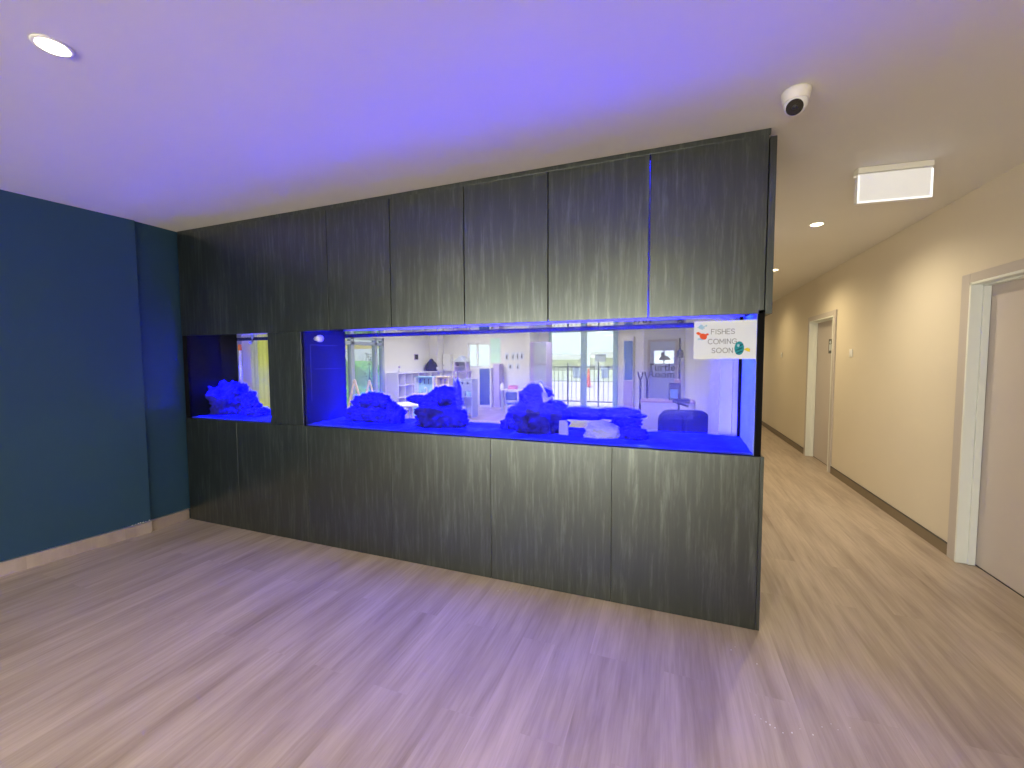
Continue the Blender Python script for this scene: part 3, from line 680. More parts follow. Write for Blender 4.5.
# back wall openings
def bx(px): return at(px, 350, PY).x
wx0, wx1 = bx(467.5), bx(490.5); wz0, wz1 = at(480, 367.5, PY).z, at(480, 343, PY).z
sx0, sx1 = bx(549), bx(618); 
tx0, tx1 = bx(649.5), bx(676)
wk = MB()
wk.box((PX-.1, PY, 0), (wx0, PY+.12, H)); wk.box((wx0, PY, 0), (wx1, PY+.12, wz0)); wk.box((wx0, PY, wz1), (wx1, PY+.12, H)); wk.box((wx1, PY, 0), (sx0, PY+.12, H))
sz1 = at(585, 329.5, PY).z
wk.box((sx0, PY, sz1), (sx1, PY+.12, H)); wk.box((sx1, PY, 0), (tx0, PY+.12, H))
tz1 = at(662, 341, PY).z
wk.box((tx0, PY, tz1), (tx1, PY+.12, H)); wk.box((tx1, PY, 0), (0.48, PY+.12, H))
struct(wk.build('wall_playroom_back', M['white_wall']), 'white back wall of the playroom', 'wall')

# blind window on the left
fr = MB()
for y in (yA0, yA1-.05): fr.box((PX-.12, y, .12), (PX-.06, y+.05, 2.25))
fr.box((PX-.12, yA0, .12), (PX-.06, yA1, .17)); fr.box((PX-.12, yA0, 2.2), (PX-.06, yA1, 2.25))
w1 = struct(fr.build('window_1', M['frame_blue']), 'tall playroom window behind the small tank', 'window')
B((PX-.095, yA0+.04, .16), (PX-.09, yA1-.04, 2.21)).build('pane', M['window_glass'], w1)
bl = thing('vertical_blind', (PX+.05, yA0, 0), 'pale yellow vertical blind hanging in the window behind the small tank', 'blind')
B((-.03, 0, 2.24), (.03, yA1-yA0+.03, 2.30)).build('head_rail', M['white'], bl)
yy = gap(241.5)-yA0; k = 0
while yy < yA1-yA0:
    mm = M['blind_grey'] if yy+yA0 < gap(252) else M['blind']
    MB().prism([(-.02, yy), (.012, yy+.045), (.02, yy+.092), (.016, yy+.094), (.008, yy+.047), (-.024, yy+.002)], .1, 2.24, 'XY').build('blind_slat', mm, bl)
    yy += .092; k += 1
# garden door
fr = MB()
yM = gap(352.5)
for a_, b_ in ((yB0, yB0+.06), (yM-.06, yM+.06), (gap(375), gap(375)+.09), (yB1-.09, yB1)): fr.box((PX-.11, a_, 0), (PX+.01, b_, 2.14))
zt_ = atx(370, 344, PX).z
fr.box((PX-.11, yB0, zt_-.04), (PX+.01, yB1, zt_+.05)); fr.box((PX-.11, yB0, 2.07), (PX+.01, yB1, 2.14)); fr.box((PX-.11, yB0, 0), (PX+.01, yB1, .06))
d3 = struct(fr.build('door_3', M['frame_blue'], bev=.004), 'glazed garden door in the playroom wall', 'door')
B((PX-.05, yB0+.03, .05), (PX-.044, yB1-.05, 2.08)).build('pane', M['window_glass'], d3)
# small back window
fr = MB(); xm = bx(477)
for x in (wx0, xm-.03, wx1-.06): fr.box((x, PY+.02, wz0), (x+.06, PY+.08, wz1))
for z in (wz0, wz1-.06): fr.box((wx0, PY+.02, z), (wx1, PY+.08, z+.06))
w2_ = struct(fr.build('window_2', M['jamb']), 'small two light window in the playroom back wall', 'window')
B((wx0+.03, PY+.05, wz0+.03), (wx1-.03, PY+.056, wz1-.03)).build('pane', M['window_glass'], w2_)
# sliding doors
fr = MB()
for a_, b_ in ((sx0, sx0+.07), (bx(581), bx(586.5)), (sx1-.14, sx1)): fr.box((a_, PY-.03, 0), (b_, PY+.09, sz1))
fr.box((sx0, PY-.03, sz1-.07), (sx1, PY+.09, sz1)); fr.box((sx0, PY-.03, 0), (sx1, PY+.09, .05))
d4 = struct(fr.build('door_4', mat('slider_frame', (0.30, 0.46, 0.50), 0.4, 0.5), bev=.004), 'glazed sliding doors to the yard', 'door')
B((sx0+.03, PY+.02, .04), (sx1-.03, PY+.026, sz1-.04)).build('pane', M['window_glass'], d4)
# turtle room door
fr = MB(); fr.box((tx0-.05, PY-.015, 0), (tx0+.02, PY-.0005, tz1+.05)); fr.box((tx1-.02, PY-.015, 0), (tx1+.05, PY-.0005, tz1+.05)); fr.box((tx0+.02, PY-.015, tz1-.02), (tx1-.02, PY-.0005, tz1+.05))
d5 = struct(fr.build('door_5', M['trim']), 'pale door lettered Turtle Room', 'door')
p0, p1 = at(654, 363.5, PY), at(674, 350.5, PY)
lf = MB(); lf.box((tx0+.02, PY+.01, .01), (p0.x, PY+.05, tz1-.02)); lf.box((p1.x, PY+.01, .01), (tx1-.02, PY+.05, tz1-.02)); lf.box((p0.x, PY+.01, .01), (p1.x, PY+.05, p0.z)); lf.box((p0.x, PY+.01, p1.z), (p1.x, PY+.05, tz1-.02))
lf.box(((p0.x+p1.x)/2-.02, PY+.01, p0.z), ((p0.x+p1.x)/2+.02, PY+.05, p1.z))
lf = lf.build('door_leaf', mat('grey_blue_leaf', (0.52, 0.58, 0.66), 0.5, 0.3), d5)
B((p0.x-.01, PY+.028, p0.z-.01), (p1.x+.01, PY+.033, p1.z+.01)).build('vision_panel', M['window_glass'], d5)
tt = MB(); c0 = at(664.5, 359.5, PY)
tt.prism([(c0.x+.16*math.cos(t), c0.z-.02+.13*math.sin(t)) for t in [PI*k/14 for k in range(15)]], PY+.005, PY+.0095, 'XZ')
tt.prism([(c0.x-.05+.055*math.cos(2*PI*k/16), c0.z+.15+.06*math.sin(2*PI*k/16)) for k in range(16)], PY+.005, PY+.0095, 'XZ')
tt.box((c0.x-.09, PY+.005, c0.z+.05), (c0.x-.01, PY+.0095, c0.z+.15))
tt.build('turtle_cutout', M['grey_toy'], d5)
for txt, py in (('Turtle', 370.6), ('Room', 377.6)):
    cu = bpy.data.curves.new('lettering', 'FONT'); cu.body = txt; cu.size = .28; cu.offset = .003; cu.space_character = 1.05; cu.extrude = .002; cu.align_x = 'CENTER'
    tmp = bpy.data.objects.new('lettering', cu); C.objects.link(tmp)
    bpy.context.view_layer.update()
    me = bpy.data.meshes.new_from_object(tmp.evaluated_get(bpy.context.evaluated_depsgraph_get())); C.objects.unlink(tmp); bpy.data.objects.remove(tmp)
    o = bpy.data.objects.new('door_lettering', me); C.objects.link(o); me.materials.clear(); me.materials.append(M['black'])
    q = at(661.5, py, PY); o.location = (q.x, PY+.006, q.z); o.rotation_euler = (PI/2, 0, 0); o.parent = d5

# ---- cubby shelf along the left wall
CY0, CY1 = 9.88, 12.37; CX1 = PX+.40; CH = 1.16
cb = thing('cubby_shelf', (PX+.002, CY0, 0), 'long white pigeonhole shelf against the playroom side wall', 'shelf')
L = CY1-CY0
m_ = MB(); m_.box((0, 0, 0), (.39, .03, CH)); m_.box((0, L-.03, 0), (.39, L, CH)); m_.box((0, .03, CH-.03), (.39, L-.03, CH)); m_.box((0, .03, .05), (.39, L-.03, .08))
m_.build('frame', M['cub'], cb)
B((.002, .031, .081), (.012, L-.031, CH-.031)).build('back_board', M['lilac'], cb)
for k in range(1, 7): B((.013, L*k/7-.011, .081), (.385, L*k/7+.011, CH-.031)).build('divider', M['cub'], cb)
for z in (.43, .78): 
    B((.013, .031, z), (.383, L-.031, z+.02)).build('shelf_board', M['cub'], cb)
# dark soft bag and a small figure on the cubby
p = atx(431.5, 357, PX+.2)
tn = thing('backpack', (PX+.2, p.y, CH), 'dark rounded backpack on the cubby shelf near the corner', 'bag')
MB().lathe([(0.0, 0), (.20, .0), (.225, .06), (.22, .17), (.17, .27), (.09, .34), (.05, .40), (.0, .42)], Matrix.Diagonal((.75, 1.15, 1, 1)), 24).build('body', M['dark_cloth'], tn, smooth=True)
B((.10, .02, .05), (.17, .16, .14)).build('patch', M['white'], tn, bev=.01)
p = atx(398, 362, PX+.25)
fg = thing('toy_figure', (PX+.25, p.y+.06, CH), 'small pale toy figure on the near end of the cubby shelf', 'toy')
MB().lathe([(0, 0), (.045, 0), (.035, .06), (.02, .12), (0, .125)], None, 14).build('body', M['cub'], fg, smooth=True)
MB().lathe([(0, .12), (.03, .14), (.035, .165), (.025, .19), (0, .2)], None, 14).build('head', M['lilac'], fg, smooth=True)
# framed square on the side wall
p = atx(416, 357, PX)
pf = thing('wall_picture', (PX+.001, p.y, p.z), 'small dark square picture on the wall above the cubby shelf', 'picture')
fm = MB(); fm.box((0, -.11, -.10), (.02, .11, .10)); fm.build('frame', M['lilac'], pf, bev=.004)
B((.0205, -.085, -.075), (.023, .085, .075)).build('print', M['dark_cloth'], pf)
# wall column in the playroom corner
struct(B((PX+.001, PY-.42, 0), (PX+.32, PY-.001, H)).build('trim_1', M['white_wall']), 'boxed column in the playroom corner', 'column')

# ---- play kitchens
def play_kitchen(px0, px1, ytop, Y, label, body, panel, dots):
    a = at(px0, ytop, Y); b = at(px1, ytop, Y); w = b.x-a.x; h = a.z
    t = thing('play_kitchen', (a.x, Y, 0), label, 'toy kitchen', 'toy kitchens in the playroom')
    B((0, 0, 0.0), (w, .30, h*.56)).build('base', body, t, bev=.006)
    B((-.01, -.02, h*.56+.001), (w+.01, .31, h*.60)).build('worktop', M['pine'], t, bev=.004)
    B((.0, .26, h*.60+.001), (w, .30, h)).build('back_panel', panel, t, bev=.006)
    B((.0, .10, h*.985), (w, .26, h)).build('top_shelf', panel, t)
    for s in (0, 1): B((s*(w-.025), .10, h*.60+.001), (s*(w-.025)+.025, .259, h*.984)).build('side_panel', body, t)
    for k in range(2):
        dr = B((.02+k*w*.5, -.012, .06), (w*.5-.01+k*w*.5, -.001, h*.50)).build('door', panel, t, bev=.004)
        MB().lathe([(.0, 0), (.016, .0), (.013, .02), (0, .022)], Matrix.Translation((w*(.42 if k == 0 else .58), -.012, h*.44)) @ Matrix.Rotation(PI/2, 4, 'X'), 12).build('knob', M['dark_metal'], dr)
    for k in range(dots):
        x = w*(k+.7)/(dots+.4)
        MB().tube([(x, .255, h*.93), (x, .23, h*.93), (x, .23, h*.82)], .012, 8).build('utensil', M['dark_metal'], t)
    MB().lathe([(0, 0), (.05, 0), (.06, .05), (.052, .05), (.045, .006), (0, .006)], Matrix.Translation((w*.3, .12, h*.601)), 18).build('basin', M['aqua'], t)
    MB().tube([(w*.55, .2, h*.6), (w*.55, .2, h*.72), (w*.55, .12, h*.74), (w*.55, .10, h*.70)], .012, 10).build('tap', M['white'], t)
    return t
play_kitchen(412, 431, 376.5, 9.2, 'white and aqua toy kitchen in front of the cubby shelf', M['cub'], M['aqua'], 4)
play_kitchen(433.5, 447, 376.5, 9.3, 'butter yellow toy kitchen beside the white one', M['butter'], M['butter'], 3)
# ---- toy workbench with bins
a = at(448, 379, 9.8); b = at(472, 379, 9.8); w = b.x-a.x
wb_ = thing('toy_storage_bench', (a.x, 9.8, 0), 'grey toy storage bench with rows of small bins beside the yellow kitchen', 'toy storage')
hh = a.z
for sx in (0, w-.03): B((sx, 0, 0), (sx+.03, .34, hh)).build('side_panel', M['grey_toy'], wb_)
B((.031, .30, .05), (w-.031, .34, hh)).build('back_panel', M['grey_toy'], wb_)
for z in (.12, hh*.52): B((.031, .0, z), (w-.031, .299, z+.02)).build('shelf_board', M['grey_toy'], wb_)
for r_ in range(2):
    for k in range(3):
        x0 = .05+(w-.1)*k/3; z0 = (.141, hh*.52+.021)[r_]
        MB().lathe([(0, 0), (.07, 0), (.09, .13), (.083, .13), (.066, .008), (0, .008)], Matrix.Translation((x0+(w-.1)/6, .14, z0)), 16).build('bin', (M['aqua'], M['cub'], M['grey_toy'])[(k+r_) % 3], wb_)
for k in range(4): MB().lathe([(0, 0), (.03, 0), (.03, .02), (0, .022)], Matrix.Translation((w*(k+.6)/4.2, .299, hh*.88)) @ Matrix.Rotation(PI/2, 4, 'X'), 12).build('peg', M['dark_metal'], wb_)
# ---- doll house shelf
a = at(453, 371, 11.9); b = at(467, 371, 11.9); w = b.x-a.x
dh = thing('doll_house', (a.x, 11.9, 0), 'lilac doll house on a stand in front of the playroom back wall', 'doll house')
z0 = a.z; z1 = at(460, 362, 11.9).z; z2 = at(460, 355.5, 11.9).z
for sx in (.0, w-.04):
    for sy in (0, .26): B((sx, sy, 0), (sx+.04, sy+.04, z0-.03)).build('leg', M['lilac'], dh)
B((-.02, -.02, z0-.03), (w+.02, .32, z0)).build('stand_top', M['lilac'], dh)
for sx in (.04, w-.07): B((sx, .0, z0), (sx+.03, .28, z1)).build('house_wall', M['lilac'], dh)
B((.071, .26, z0), (w-.071, .28, z1)).build('house_back', M['grey_toy'], dh)
B((.071, .0, (z0+z1)/2-.01), (w-.071, .259, (z0+z1)/2+.01)).build('house_floor', M['lilac'], dh)
MB().prism([(0.0, z1), (w, z1), (w*.5, z2)], .0, .28, 'XZ').build('roof', M['grey_toy'], dh)
# ---- white panel on the back wall
a = at(444.5, 354, PY); b = at(453, 371, PY)
wp_ = thing('wall_cabinet', (a.x, PY-.002, b.z), 'narrow white wall cabinet left of the doll house', 'cabinet')
B((0, -.12, 0), (b.x-a.x, 0, a.z-b.z)).build('body', M['cub'], wp_, bev=.005)
dr = B((.01, -.138, .01), (b.x-a.x-.01, -.121, a.z-b.z-.01)).build('door', M['white'], wp_, bev=.003)
MB().lathe([(0, 0), (.014, 0), (.014, .02), (0, .022)], Matrix.Translation((.05, -.138, .2)) @ Matrix.Rotation(PI/2, 4, 'X'), 10).build('knob', M['dark_metal'], dr)
# ---- round low table
a = at(393, 402, 8.3); b = at(428, 402, 8.3); rr = (b.x-a.x)/2; zt2 = a.z-.02
rtb = thing('round_table', ((a.x+b.x)/2, 8.3, 0), 'low round white table on a pedestal in front of the cubby shelf', 'table')
MB().lathe([(0, zt2-.03), (rr-.01, zt2-.03), (rr, zt2-.02), (rr, zt2-.006), (rr-.008, zt2), (0, zt2)], None, 44).build('tabletop', M['cub'], rtb)
MB().lathe([(.035, .03), (.035, zt2-.031)], None, 20).build('pedestal', M['alu'], rtb, smooth=True)
MB().lathe([(0, 0), (rr*.55, 0), (rr*.55, .012), (.06, .035), (0, .036)], None, 36).build('foot_plate', M['white'], rtb)
# ---- navy door and purple panel on the back wall (below the small window, hidden in part)
a = at(478.5, 368, PY-.5); b = at(491, 396, PY-.5)
nv = thing('store_cupboard', (a.x, PY-.5, 0), 'tall navy door cupboard under the small back window', 'cupboard')
w = b.x-a.x; h = a.z
B((0, 0, 0), (w, .48, h)).build('body', M['cub'], nv, bev=.004)
dr = B((.04, -.02, .08), (w-.04, -.001, h-.02)).build('door', M['navy_door'], nv, bev=.003)
MB().tube([(.09, -.02, h*.5), (.09, -.05, h*.5), (.09, -.05, h*.6), (.09, -.02, h*.6)], .01, 8).build('handle', M['alu'], dr)
a = at(493, 364, PY-.35); b = at(499.5, 364, PY-.35); w = b.x-a.x
lk = thing('locker', (a.x, PY-.35, 0), 'narrow lilac locker right of the navy cupboard', 'locker')
B((0, 0, 0), (w, .33, a.z)).build('body', M['lilac'], lk, bev=.004)
dr = B((.01, -.018, .06), (w-.01, -.001, a.z-.02)).build('door', M['lilac'], lk, bev=.003)
B((.03, -.03, a.z*.55), (.05, -.0185, a.z*.65)).build('handle', M['alu'], dr)
# ---- posters and pictures on the back wall
a = at(490.5, 338.5, PY); b = at(500.5, 363, PY)
ps = thing('wall_poster', (a.x, PY-.001, b.z), 'mint green poster right of the small back window', 'poster')
B((0, -.006, 0), (b.x-a.x, 0, a.z-b.z)).build('sheet', M['mint'], ps)
B((.02, -.008, (a.z-b.z)*.48), (b.x-a.x-.02, -.0065, (a.z-b.z)*.5)).build('printed_line', M['aqua'], ps)
names = ['first small picture from the left in the upper row on the back wall', 'second small picture from the left in the upper row on the back wall', 'third small picture from the left in the upper row on the back wall', 'last small picture in the upper row on the back wall', 'left picture of the lower pair on the back wall', 'right picture of the lower pair on the back wall']
for (x0, y0, x1, y1), lb_ in zip([(505, 353, 509, 360.5), (511.5, 352.5, 515, 360), (515.8, 352.5, 519.2, 360), (520, 352.3, 523.8, 359.5), (508, 363.5, 513, 369.5), (516, 363.5, 520, 369.5)], names):
    a = at(x0, y0, PY); b = at(x1, y1, PY); w, h = b.x-a.x, a.z-b.z
    t = thing('pinned_picture', (a.x, PY-.001, b.z), lb_, 'picture', 'drawings pinned on the back wall')
    B((0, -.006, 0), (w, 0, h)).build('sheet', M['paper'], t)
    MB().prism([(w*.25, h*.2), (w*.7, h*.15), (w*.6, h*.6), (w*.75, h*.8), (w*.4, h*.75), (w*.3, h*.5)], -.0065, -.008, 'XZ').build('figure', M['dark_cloth'], t)
# ---- play table with things on it
a = at(500, 389.5, 11.3); b = at(523, 389.5, 11.3); w = b.x-a.x; h = a.z
tb = thing('craft_table', (a.x, 11.3, 0), 'pale craft table with thin legs against the back wall', 'table')
B((0, 0, h-.03), (w, .55, h)).build('tabletop', M['cub'], tb, bev=.006)
for sx in (.03, w-.07):
    for sy in (.03, .48): B((sx, sy, 0), (sx+.04, sy+.04, h-.031)).build('leg', M['grey_toy'], tb)
bo = thing('glue_bottle', (at(502, 389, 11.5).x, 11.5, h), 'white bottle on the left of the craft table', 'bottle')
MB().lathe([(0, 0), (.055, 0), (.06, .02), (.06, .12), (.025, .16), (.025, .17), (0, .17)], None, 16).build('body', M['white'], bo, smooth=True)
MB().lathe([(.0, .171), (.02, .171), (.008, .21), (0, .212)], None, 12).build('nozzle', M['cream'], bo)
bo = thing('pencil_box', (at(508, 389, 11.5).x, 11.5, h), 'pink box on the craft table', 'box')
B((0, 0, 0), (.26, .18, .09)).build('body', M['pink'], bo, bev=.01)
B((-.005, -.005, .0905), (.265, .185, .11)).build('lid', M['pink'], bo, bev=.005)
def kid_chair(px, Y, label, rz):
    q = at(px, 390, Y)
    t = thing('child_chair', (q.x, Y, 0), label, 'chair', 'small chairs at the craft table', rz)
    B((-.16, -.16, .33), (.16, .16, .36)).build('seat', M['navy_door'], t, bev=.01)
    for sx in (-1, 1):
        for sy in (-1, 1): MB().tube([(sx*.13, sy*.13, .33), (sx*.16, sy*.16, 0)], .013, 8).build('leg', M['grey_toy'], t)
    B((-.16, .13, .42), (.16, .16, .64)).build('backrest', M['navy_door'], t, bev=.012)
    for sx in (-.12, .12): MB().tube([(sx, .145, .361), (sx, .145, .43)], .012, 8).build('back_post', M['grey_toy'], t)
    return t
kid_chair(511.5, 10.4, 'small dark blue chair in front of the craft table', 0.4)
kid_chair(521, 11.0, 'small dark blue chair at the right end of the craft table', -1.2)
# ---- tall blue fridge-like cupboard left of the sliders
a = at(530, 342, 11.0); b = at(546.5, 342, 11.0); w = b.x-a.x; h = a.z
cu_ = thing('tall_cupboard', (a.x, 11.0, 0), 'tall dark lilac cupboard left of the sliding doors', 'cupboard')
B((0, 0, 0), (w, .6, h)).build('body', M['lilac'], cu_, bev=.006)
z_ = at(538, 365, 11.0).z
dr = B((w*.25, -.02, z_+.02), (w-.01, -.001, h-.02)).build('upper_door', M['grey_toy'], cu_, bev=.004)
B((w*.3, -.035, z_+.06), (w*.3+.02, -.0205, z_+.3)).build('handle', M['alu'], dr)
B((w*.25, -.02, .05), (w-.01, -.001, z_)).build('lower_door', M['grey_toy'], cu_, bev=.004)
struct(B((bx(527.5)*.93, PY-1.0, 0), (bx(527.5)*.93+.10, PY-.001, H)).build('wall_playroom_nib', M['white_wall']), 'short white nib wall beside the tall cupboard', 'wall')
# ---- A-frame climbing triangles by the garden door
def climber(px0, px1, ytop, Yx, label, rz):
    a = at(px0, ytop, Yx); b = at(px1, ytop, Yx); w = (b.x-a.x)*1.15; h = a.z
    t = thing('climbing_triangle', ((a.x+b.x)/2, Yx, 0), label, 'climbing frame', 'wooden climbing triangles by the garden door', rz=0.70)
    for sy in (0, .3):
        for s in (-1, 1): MB().tube([(s*w/2, sy, 0), (s*.01, sy, h)], .022, 8).build('leg', M['pine'], t)
    for s in (-1, 1):
        for k in range(1, 4):
            f = k/4; MB().tube([(s*w/2*(1-f), .0, h*f), (s*w/2*(1-f), .3, h*f)], .018, 8).build('rung', M['pine'], t)
    MB().tube([(0, -.03, h), (0, .33, h)], .03, 8).build('ridge_bar', M['pine'], t)
climber(347, 362, 381, 7.6, 'larger wooden climbing triangle by the garden door', 0)
climber(363, 376, 381.5, 8.25, 'smaller wooden climbing triangle right of the larger one', 0)
# ---- low toys by the garden door
a = at(378, 394, 8.9)
bk = thing('toy_basket', (a.x, 8.9, 0), 'round pinkish basket right of the climbing triangles', 'basket')
MB().lathe([(0, 0), (.15, 0), (.19, a.z), (.175, a.z), (.14, .02), (0, .02)], None, 24).build('body', M['pinkwood'], bk)
MB().tube([(.18*math.cos(t), .18*math.sin(t), a.z+.005) for t in [2*PI*k/24 for k in range(25)]], .014, 8, False).build('rim', M['pine'], bk)

# ---- post, blue panel right of the sliders
qx0 = at(637, 350, 8.6).x; qx1 = at(643.5, 350, 8.6).x
struct(B((qx0, 8.6, 0), (qx1, 8.75, H)).build('trim_2', M['white_wall']), 'slim white post in the playroom', 'column')
a = at(624, 341, 11.6); b = at(633, 341, 11.6); w = b.x-a.x
bp = thing('drinks_fridge', (a.x, 11.6, 0), 'tall blue fronted fridge between the sliders and the white post', 'fridge')
B((-.02, 0, 0), (w+.02, .55, a.z+.12)).build('body', M['cub'], bp, bev=.006)
dr = B((0, -.025, at(628, 380, 11.6).z), (w, -.001, a.z)).build('door', mat('blue_glass', (0.03, 0.13, 0.50), 0.2, 0.5), bp, bev=.004)
B((.015, -.05, 1.0), (.03, -.0255, 1.5)).build('handle', M['alu'], dr)
B((0, -.02, .05), (w, -.001, at(628, 381, 11.6).z)).build('lower_panel', M['lilac'], bp, bev=.004)
# ---- low counter with a pinkish top
cA = at(641, 400.5, 7.2); 
ct = thing('low_counter', (cA.x, 7.2, 0), 'low white counter with a pinkish wood top in front of the lettered door', 'counter')
B((.0, .02, 0), (.40-cA.x-.01, .45, cA.z-.03)).build('front_panel', M['cub'], ct, bev=.004)
B((-.02, -.01, cA.z-.0295), (.40-cA.x-.005, .48, cA.z)).build('worktop', M['pinkwood'], ct, bev=.006)
# ---- easel style stand with two forked posts
for px, lb_ in ((640.5, 'left of the two dark forked posts behind the low counter'), (647.5, 'right of the two dark forked posts behind the low counter')):
    q = at(px, 372, 8.1)
    t = thing('coat_stand', (q.x, 8.1, 0), lb_, 'coat stand', 'dark forked posts behind the counter')
    MB().tube([(0, 0, .02), (0, 0, q.z-.12)], .022, 10).build('post', M['dark_metal'], t)
    for s in (-1, 1): MB().tube([(0, 0, q.z-.13), (s*.025, 0, q.z-.10), (s*.045, 0, q.z)], .014, 8).build('prong', M['dark_metal'], t)
    MB().lathe([(0, 0), (.065, 0), (.065, .015), (.03, .03), (0, .03)], None, 20).build('base', M['dark_metal'], t)
# ---- dark stand with dispenser box by the partition
S = 5.0
q = at(680, 338, S)
st = thing('dispenser_stand', (q.x, S, 0), 'tall dark pole stand with a clear box and tray behind the dark armchair', 'stand')
def zz(py): return at(680, py, S).z
def xx(px): return at(px, 380, S).x-q.x
MB().tube([(0, 0, .02), (0, 0, zz(338))], .011, 12).build('pole', M['dark_metal'], st)
MB().lathe([(0, 0), (.16, 0), (.16, .012), (.03, .03), (0, .03)], None, 28).build('base', M['dark_metal'], st)
B((-.03, -.03, zz(358)), (.035, .03, zz(350))).build('clamp', M['dark_metal'], st, bev=.004)
bxm = B((xx(669), -.07, zz(400)), (xx(681), .07, zz(383))).build('box', M['dark_metal'], st, bev=.006)
B((xx(670.5), -.074, zz(398)), (xx(678), -.0705, zz(389))).build('clear_window', M['splash'], bxm)
B((xx(674), -.05, zz(383)), (xx(681), .05, zz(379))).build('cap', M['pinkwood'], st, bev=.006)
B((xx(673), -.10, zz(402.5)), (xx(690), .10, zz(399))).build('tray', M['dark_metal'], st, bev=.004)
MB().tube([(xx(677), 0, zz(403)), (xx(689), 0, zz(406))], .012, 8).build('brace', M['dark_metal'], st)
# ---- dark armchair seen over the sand
Y0 = 4.1
a = at(658, 410, Y0); b = at(712, 410, Y0); w = b.x-a.x; h = a.z
ac = thing('tub_armchair', (a.x, Y0, 0), 'dark rounded tub armchair close behind the right end of the tank', 'armchair')
def arch(x0, x1, z0, z1, n=10):
    r = min((x1-x0)/2, z1-z0)*.45
    P_ = [(x0, z0), (x1, z0)]
    P_ += [(x1-r+r*math.cos(t), z1-r+r*math.sin(t)) for t in [PI/2*k/n for k in range(n+1)]]
    P_ += [(x0+r+r*math.cos(t), z1-r+r*math.sin(t)) for t in [PI/2+PI/2*k/n for k in range(n+1)]]
    return P_
MB().prism(arch(0, w, .12, h), 0, .10, 'XZ').build('backrest', M['dark_cloth'], ac, bev=.012)
for k in (0, 1): MB().prism(arch(w*(.06+.46*k), w*(.48+.46*k), .30, h-.03), -.03, -.001, 'XZ').build('back_cushion', M['dark_cloth'], ac, bev=.012)
for sx in (0, w-.09): MB().prism(arch(sx, sx+.09, .12, h*.72), .101, .55, 'XZ').build('arm', M['dark_cloth'], ac, bev=.012)
B((.091, .101, .12), (w-.091, .55, .40)).build('seat', M['dark_cloth'], ac, bev=.02)
for sx in (.05, w-.05):
    for sy in (.05, .50): MB().tube([(sx, sy, 0), (sx, sy, .12)], .018, 8).build('leg', M['dark_metal'], ac)
# ---- boxed nib at the partition just behind the tank, lit by the tank
struct(B((0.325, TB+.10, 0), (0.399, 4.0, H)).build('trim_3', M['white_wall']), 'boxed column beside the right end of the tank', 'column')

# ---- playroom ceiling panels (unseen lamps added to brighten the playroom)
def panel(x, y, label, power):
    t = thing('fill_ceiling_panel', (x, y, H), label, 'ceiling light', 'unseen fill panels of the playroom')
    B((-.32, -.32, -.02), (.32, .32, -.0005)).build('frame', M['fixture'], t)
    B((-.29, -.29, -.024), (.29, .29, -.0205)).build('diffuser', M['diffuser'], t)
    lamp('panel_fill_lamp', 'AREA', (0, 0, -.03), power, (1.0, 0.96, 0.90), parent=t, size=.58)
for i, x in enumerate((-5.6, -2.6)):
    for j, y in enumerate((5.2, 8.0, 10.8)):
        panel(x, y, f'unseen ceiling panel added to light the playroom, {("garden side", "corridor side")[i]}, {("nearest the tank", "in the middle row", "nearest the back wall")[j]}', (58, 34)[i])

# ------------------------------------------------------------------ outside
struct(B((-40, -30, -.20), (30, 90, -.12)).build('ground', M['concrete']), 'pale paving outside', 'ground')
# turf bank beyond the garden door
tb_ = MB()
pa_ = [Vector((x_, 6.0, z_)) for x_, z_ in ((-8.9, -.12), (-9.2, .0), (-12.6, 1.5), (-18, 1.55), (-18, -.12))]
pb_ = [Vector((x_, 19.0, z_)) for x_, z_ in ((-13.2, -.12), (-13.5, .0), (-15.4, 1.5), (-18, 1.55), (-18, -.12))]
va_ = [tb_.bm.verts.new(v_) for v_ in pa_]; vb_ = [tb_.bm.verts.new(v_) for v_ in pb_]
tb_.bm.faces.new(va_); tb_.bm.faces.new(vb_[::-1])
for k in range(5): tb_.bm.faces.new((va_[k], vb_[k], vb_[(k+1) % 5], va_[(k+1) % 5]))
struct(tb_.build('hill_turf', M['turf']), 'green synthetic turf bank beyond the garden door', 'hill')
sl = thing('shade_sail', (-11.2, 10.6, 0), 'yellow shade sail above the turf bank', 'shade sail')
sm = MB(); q = [Vector((-3.6, -1.5, 2.35)), Vector((-.6, -1.2, 2.05)), Vector((-.6, 5.6, 2.15)), Vector((-3.6, 5.4, 2.6))]
gv = [[sm.bm.verts.new((q[0]*(1-u)+q[1]*u)*(1-v)+(q[3]*(1-u)+q[2]*u)*v - Vector((0, 0, .5*u*(1-u)+.5*v*(1-v)))) for u in [i/8 for i in range(9)]] for v in [j/8 for j in range(9)]]
for j in range(8):
    for i in range(8): sm.bm.faces.new((gv[j][i], gv[j][i+1], gv[j+1][i+1], gv[j+1][i]))
sm.build('canopy', M['sail'], sl, smooth=True)
for p_ in q: MB().tube([(p_.x, p_.y, -.12), (p_.x, p_.y, p_.z+.05)], .04, 10).build('post', M['alu'], sl)
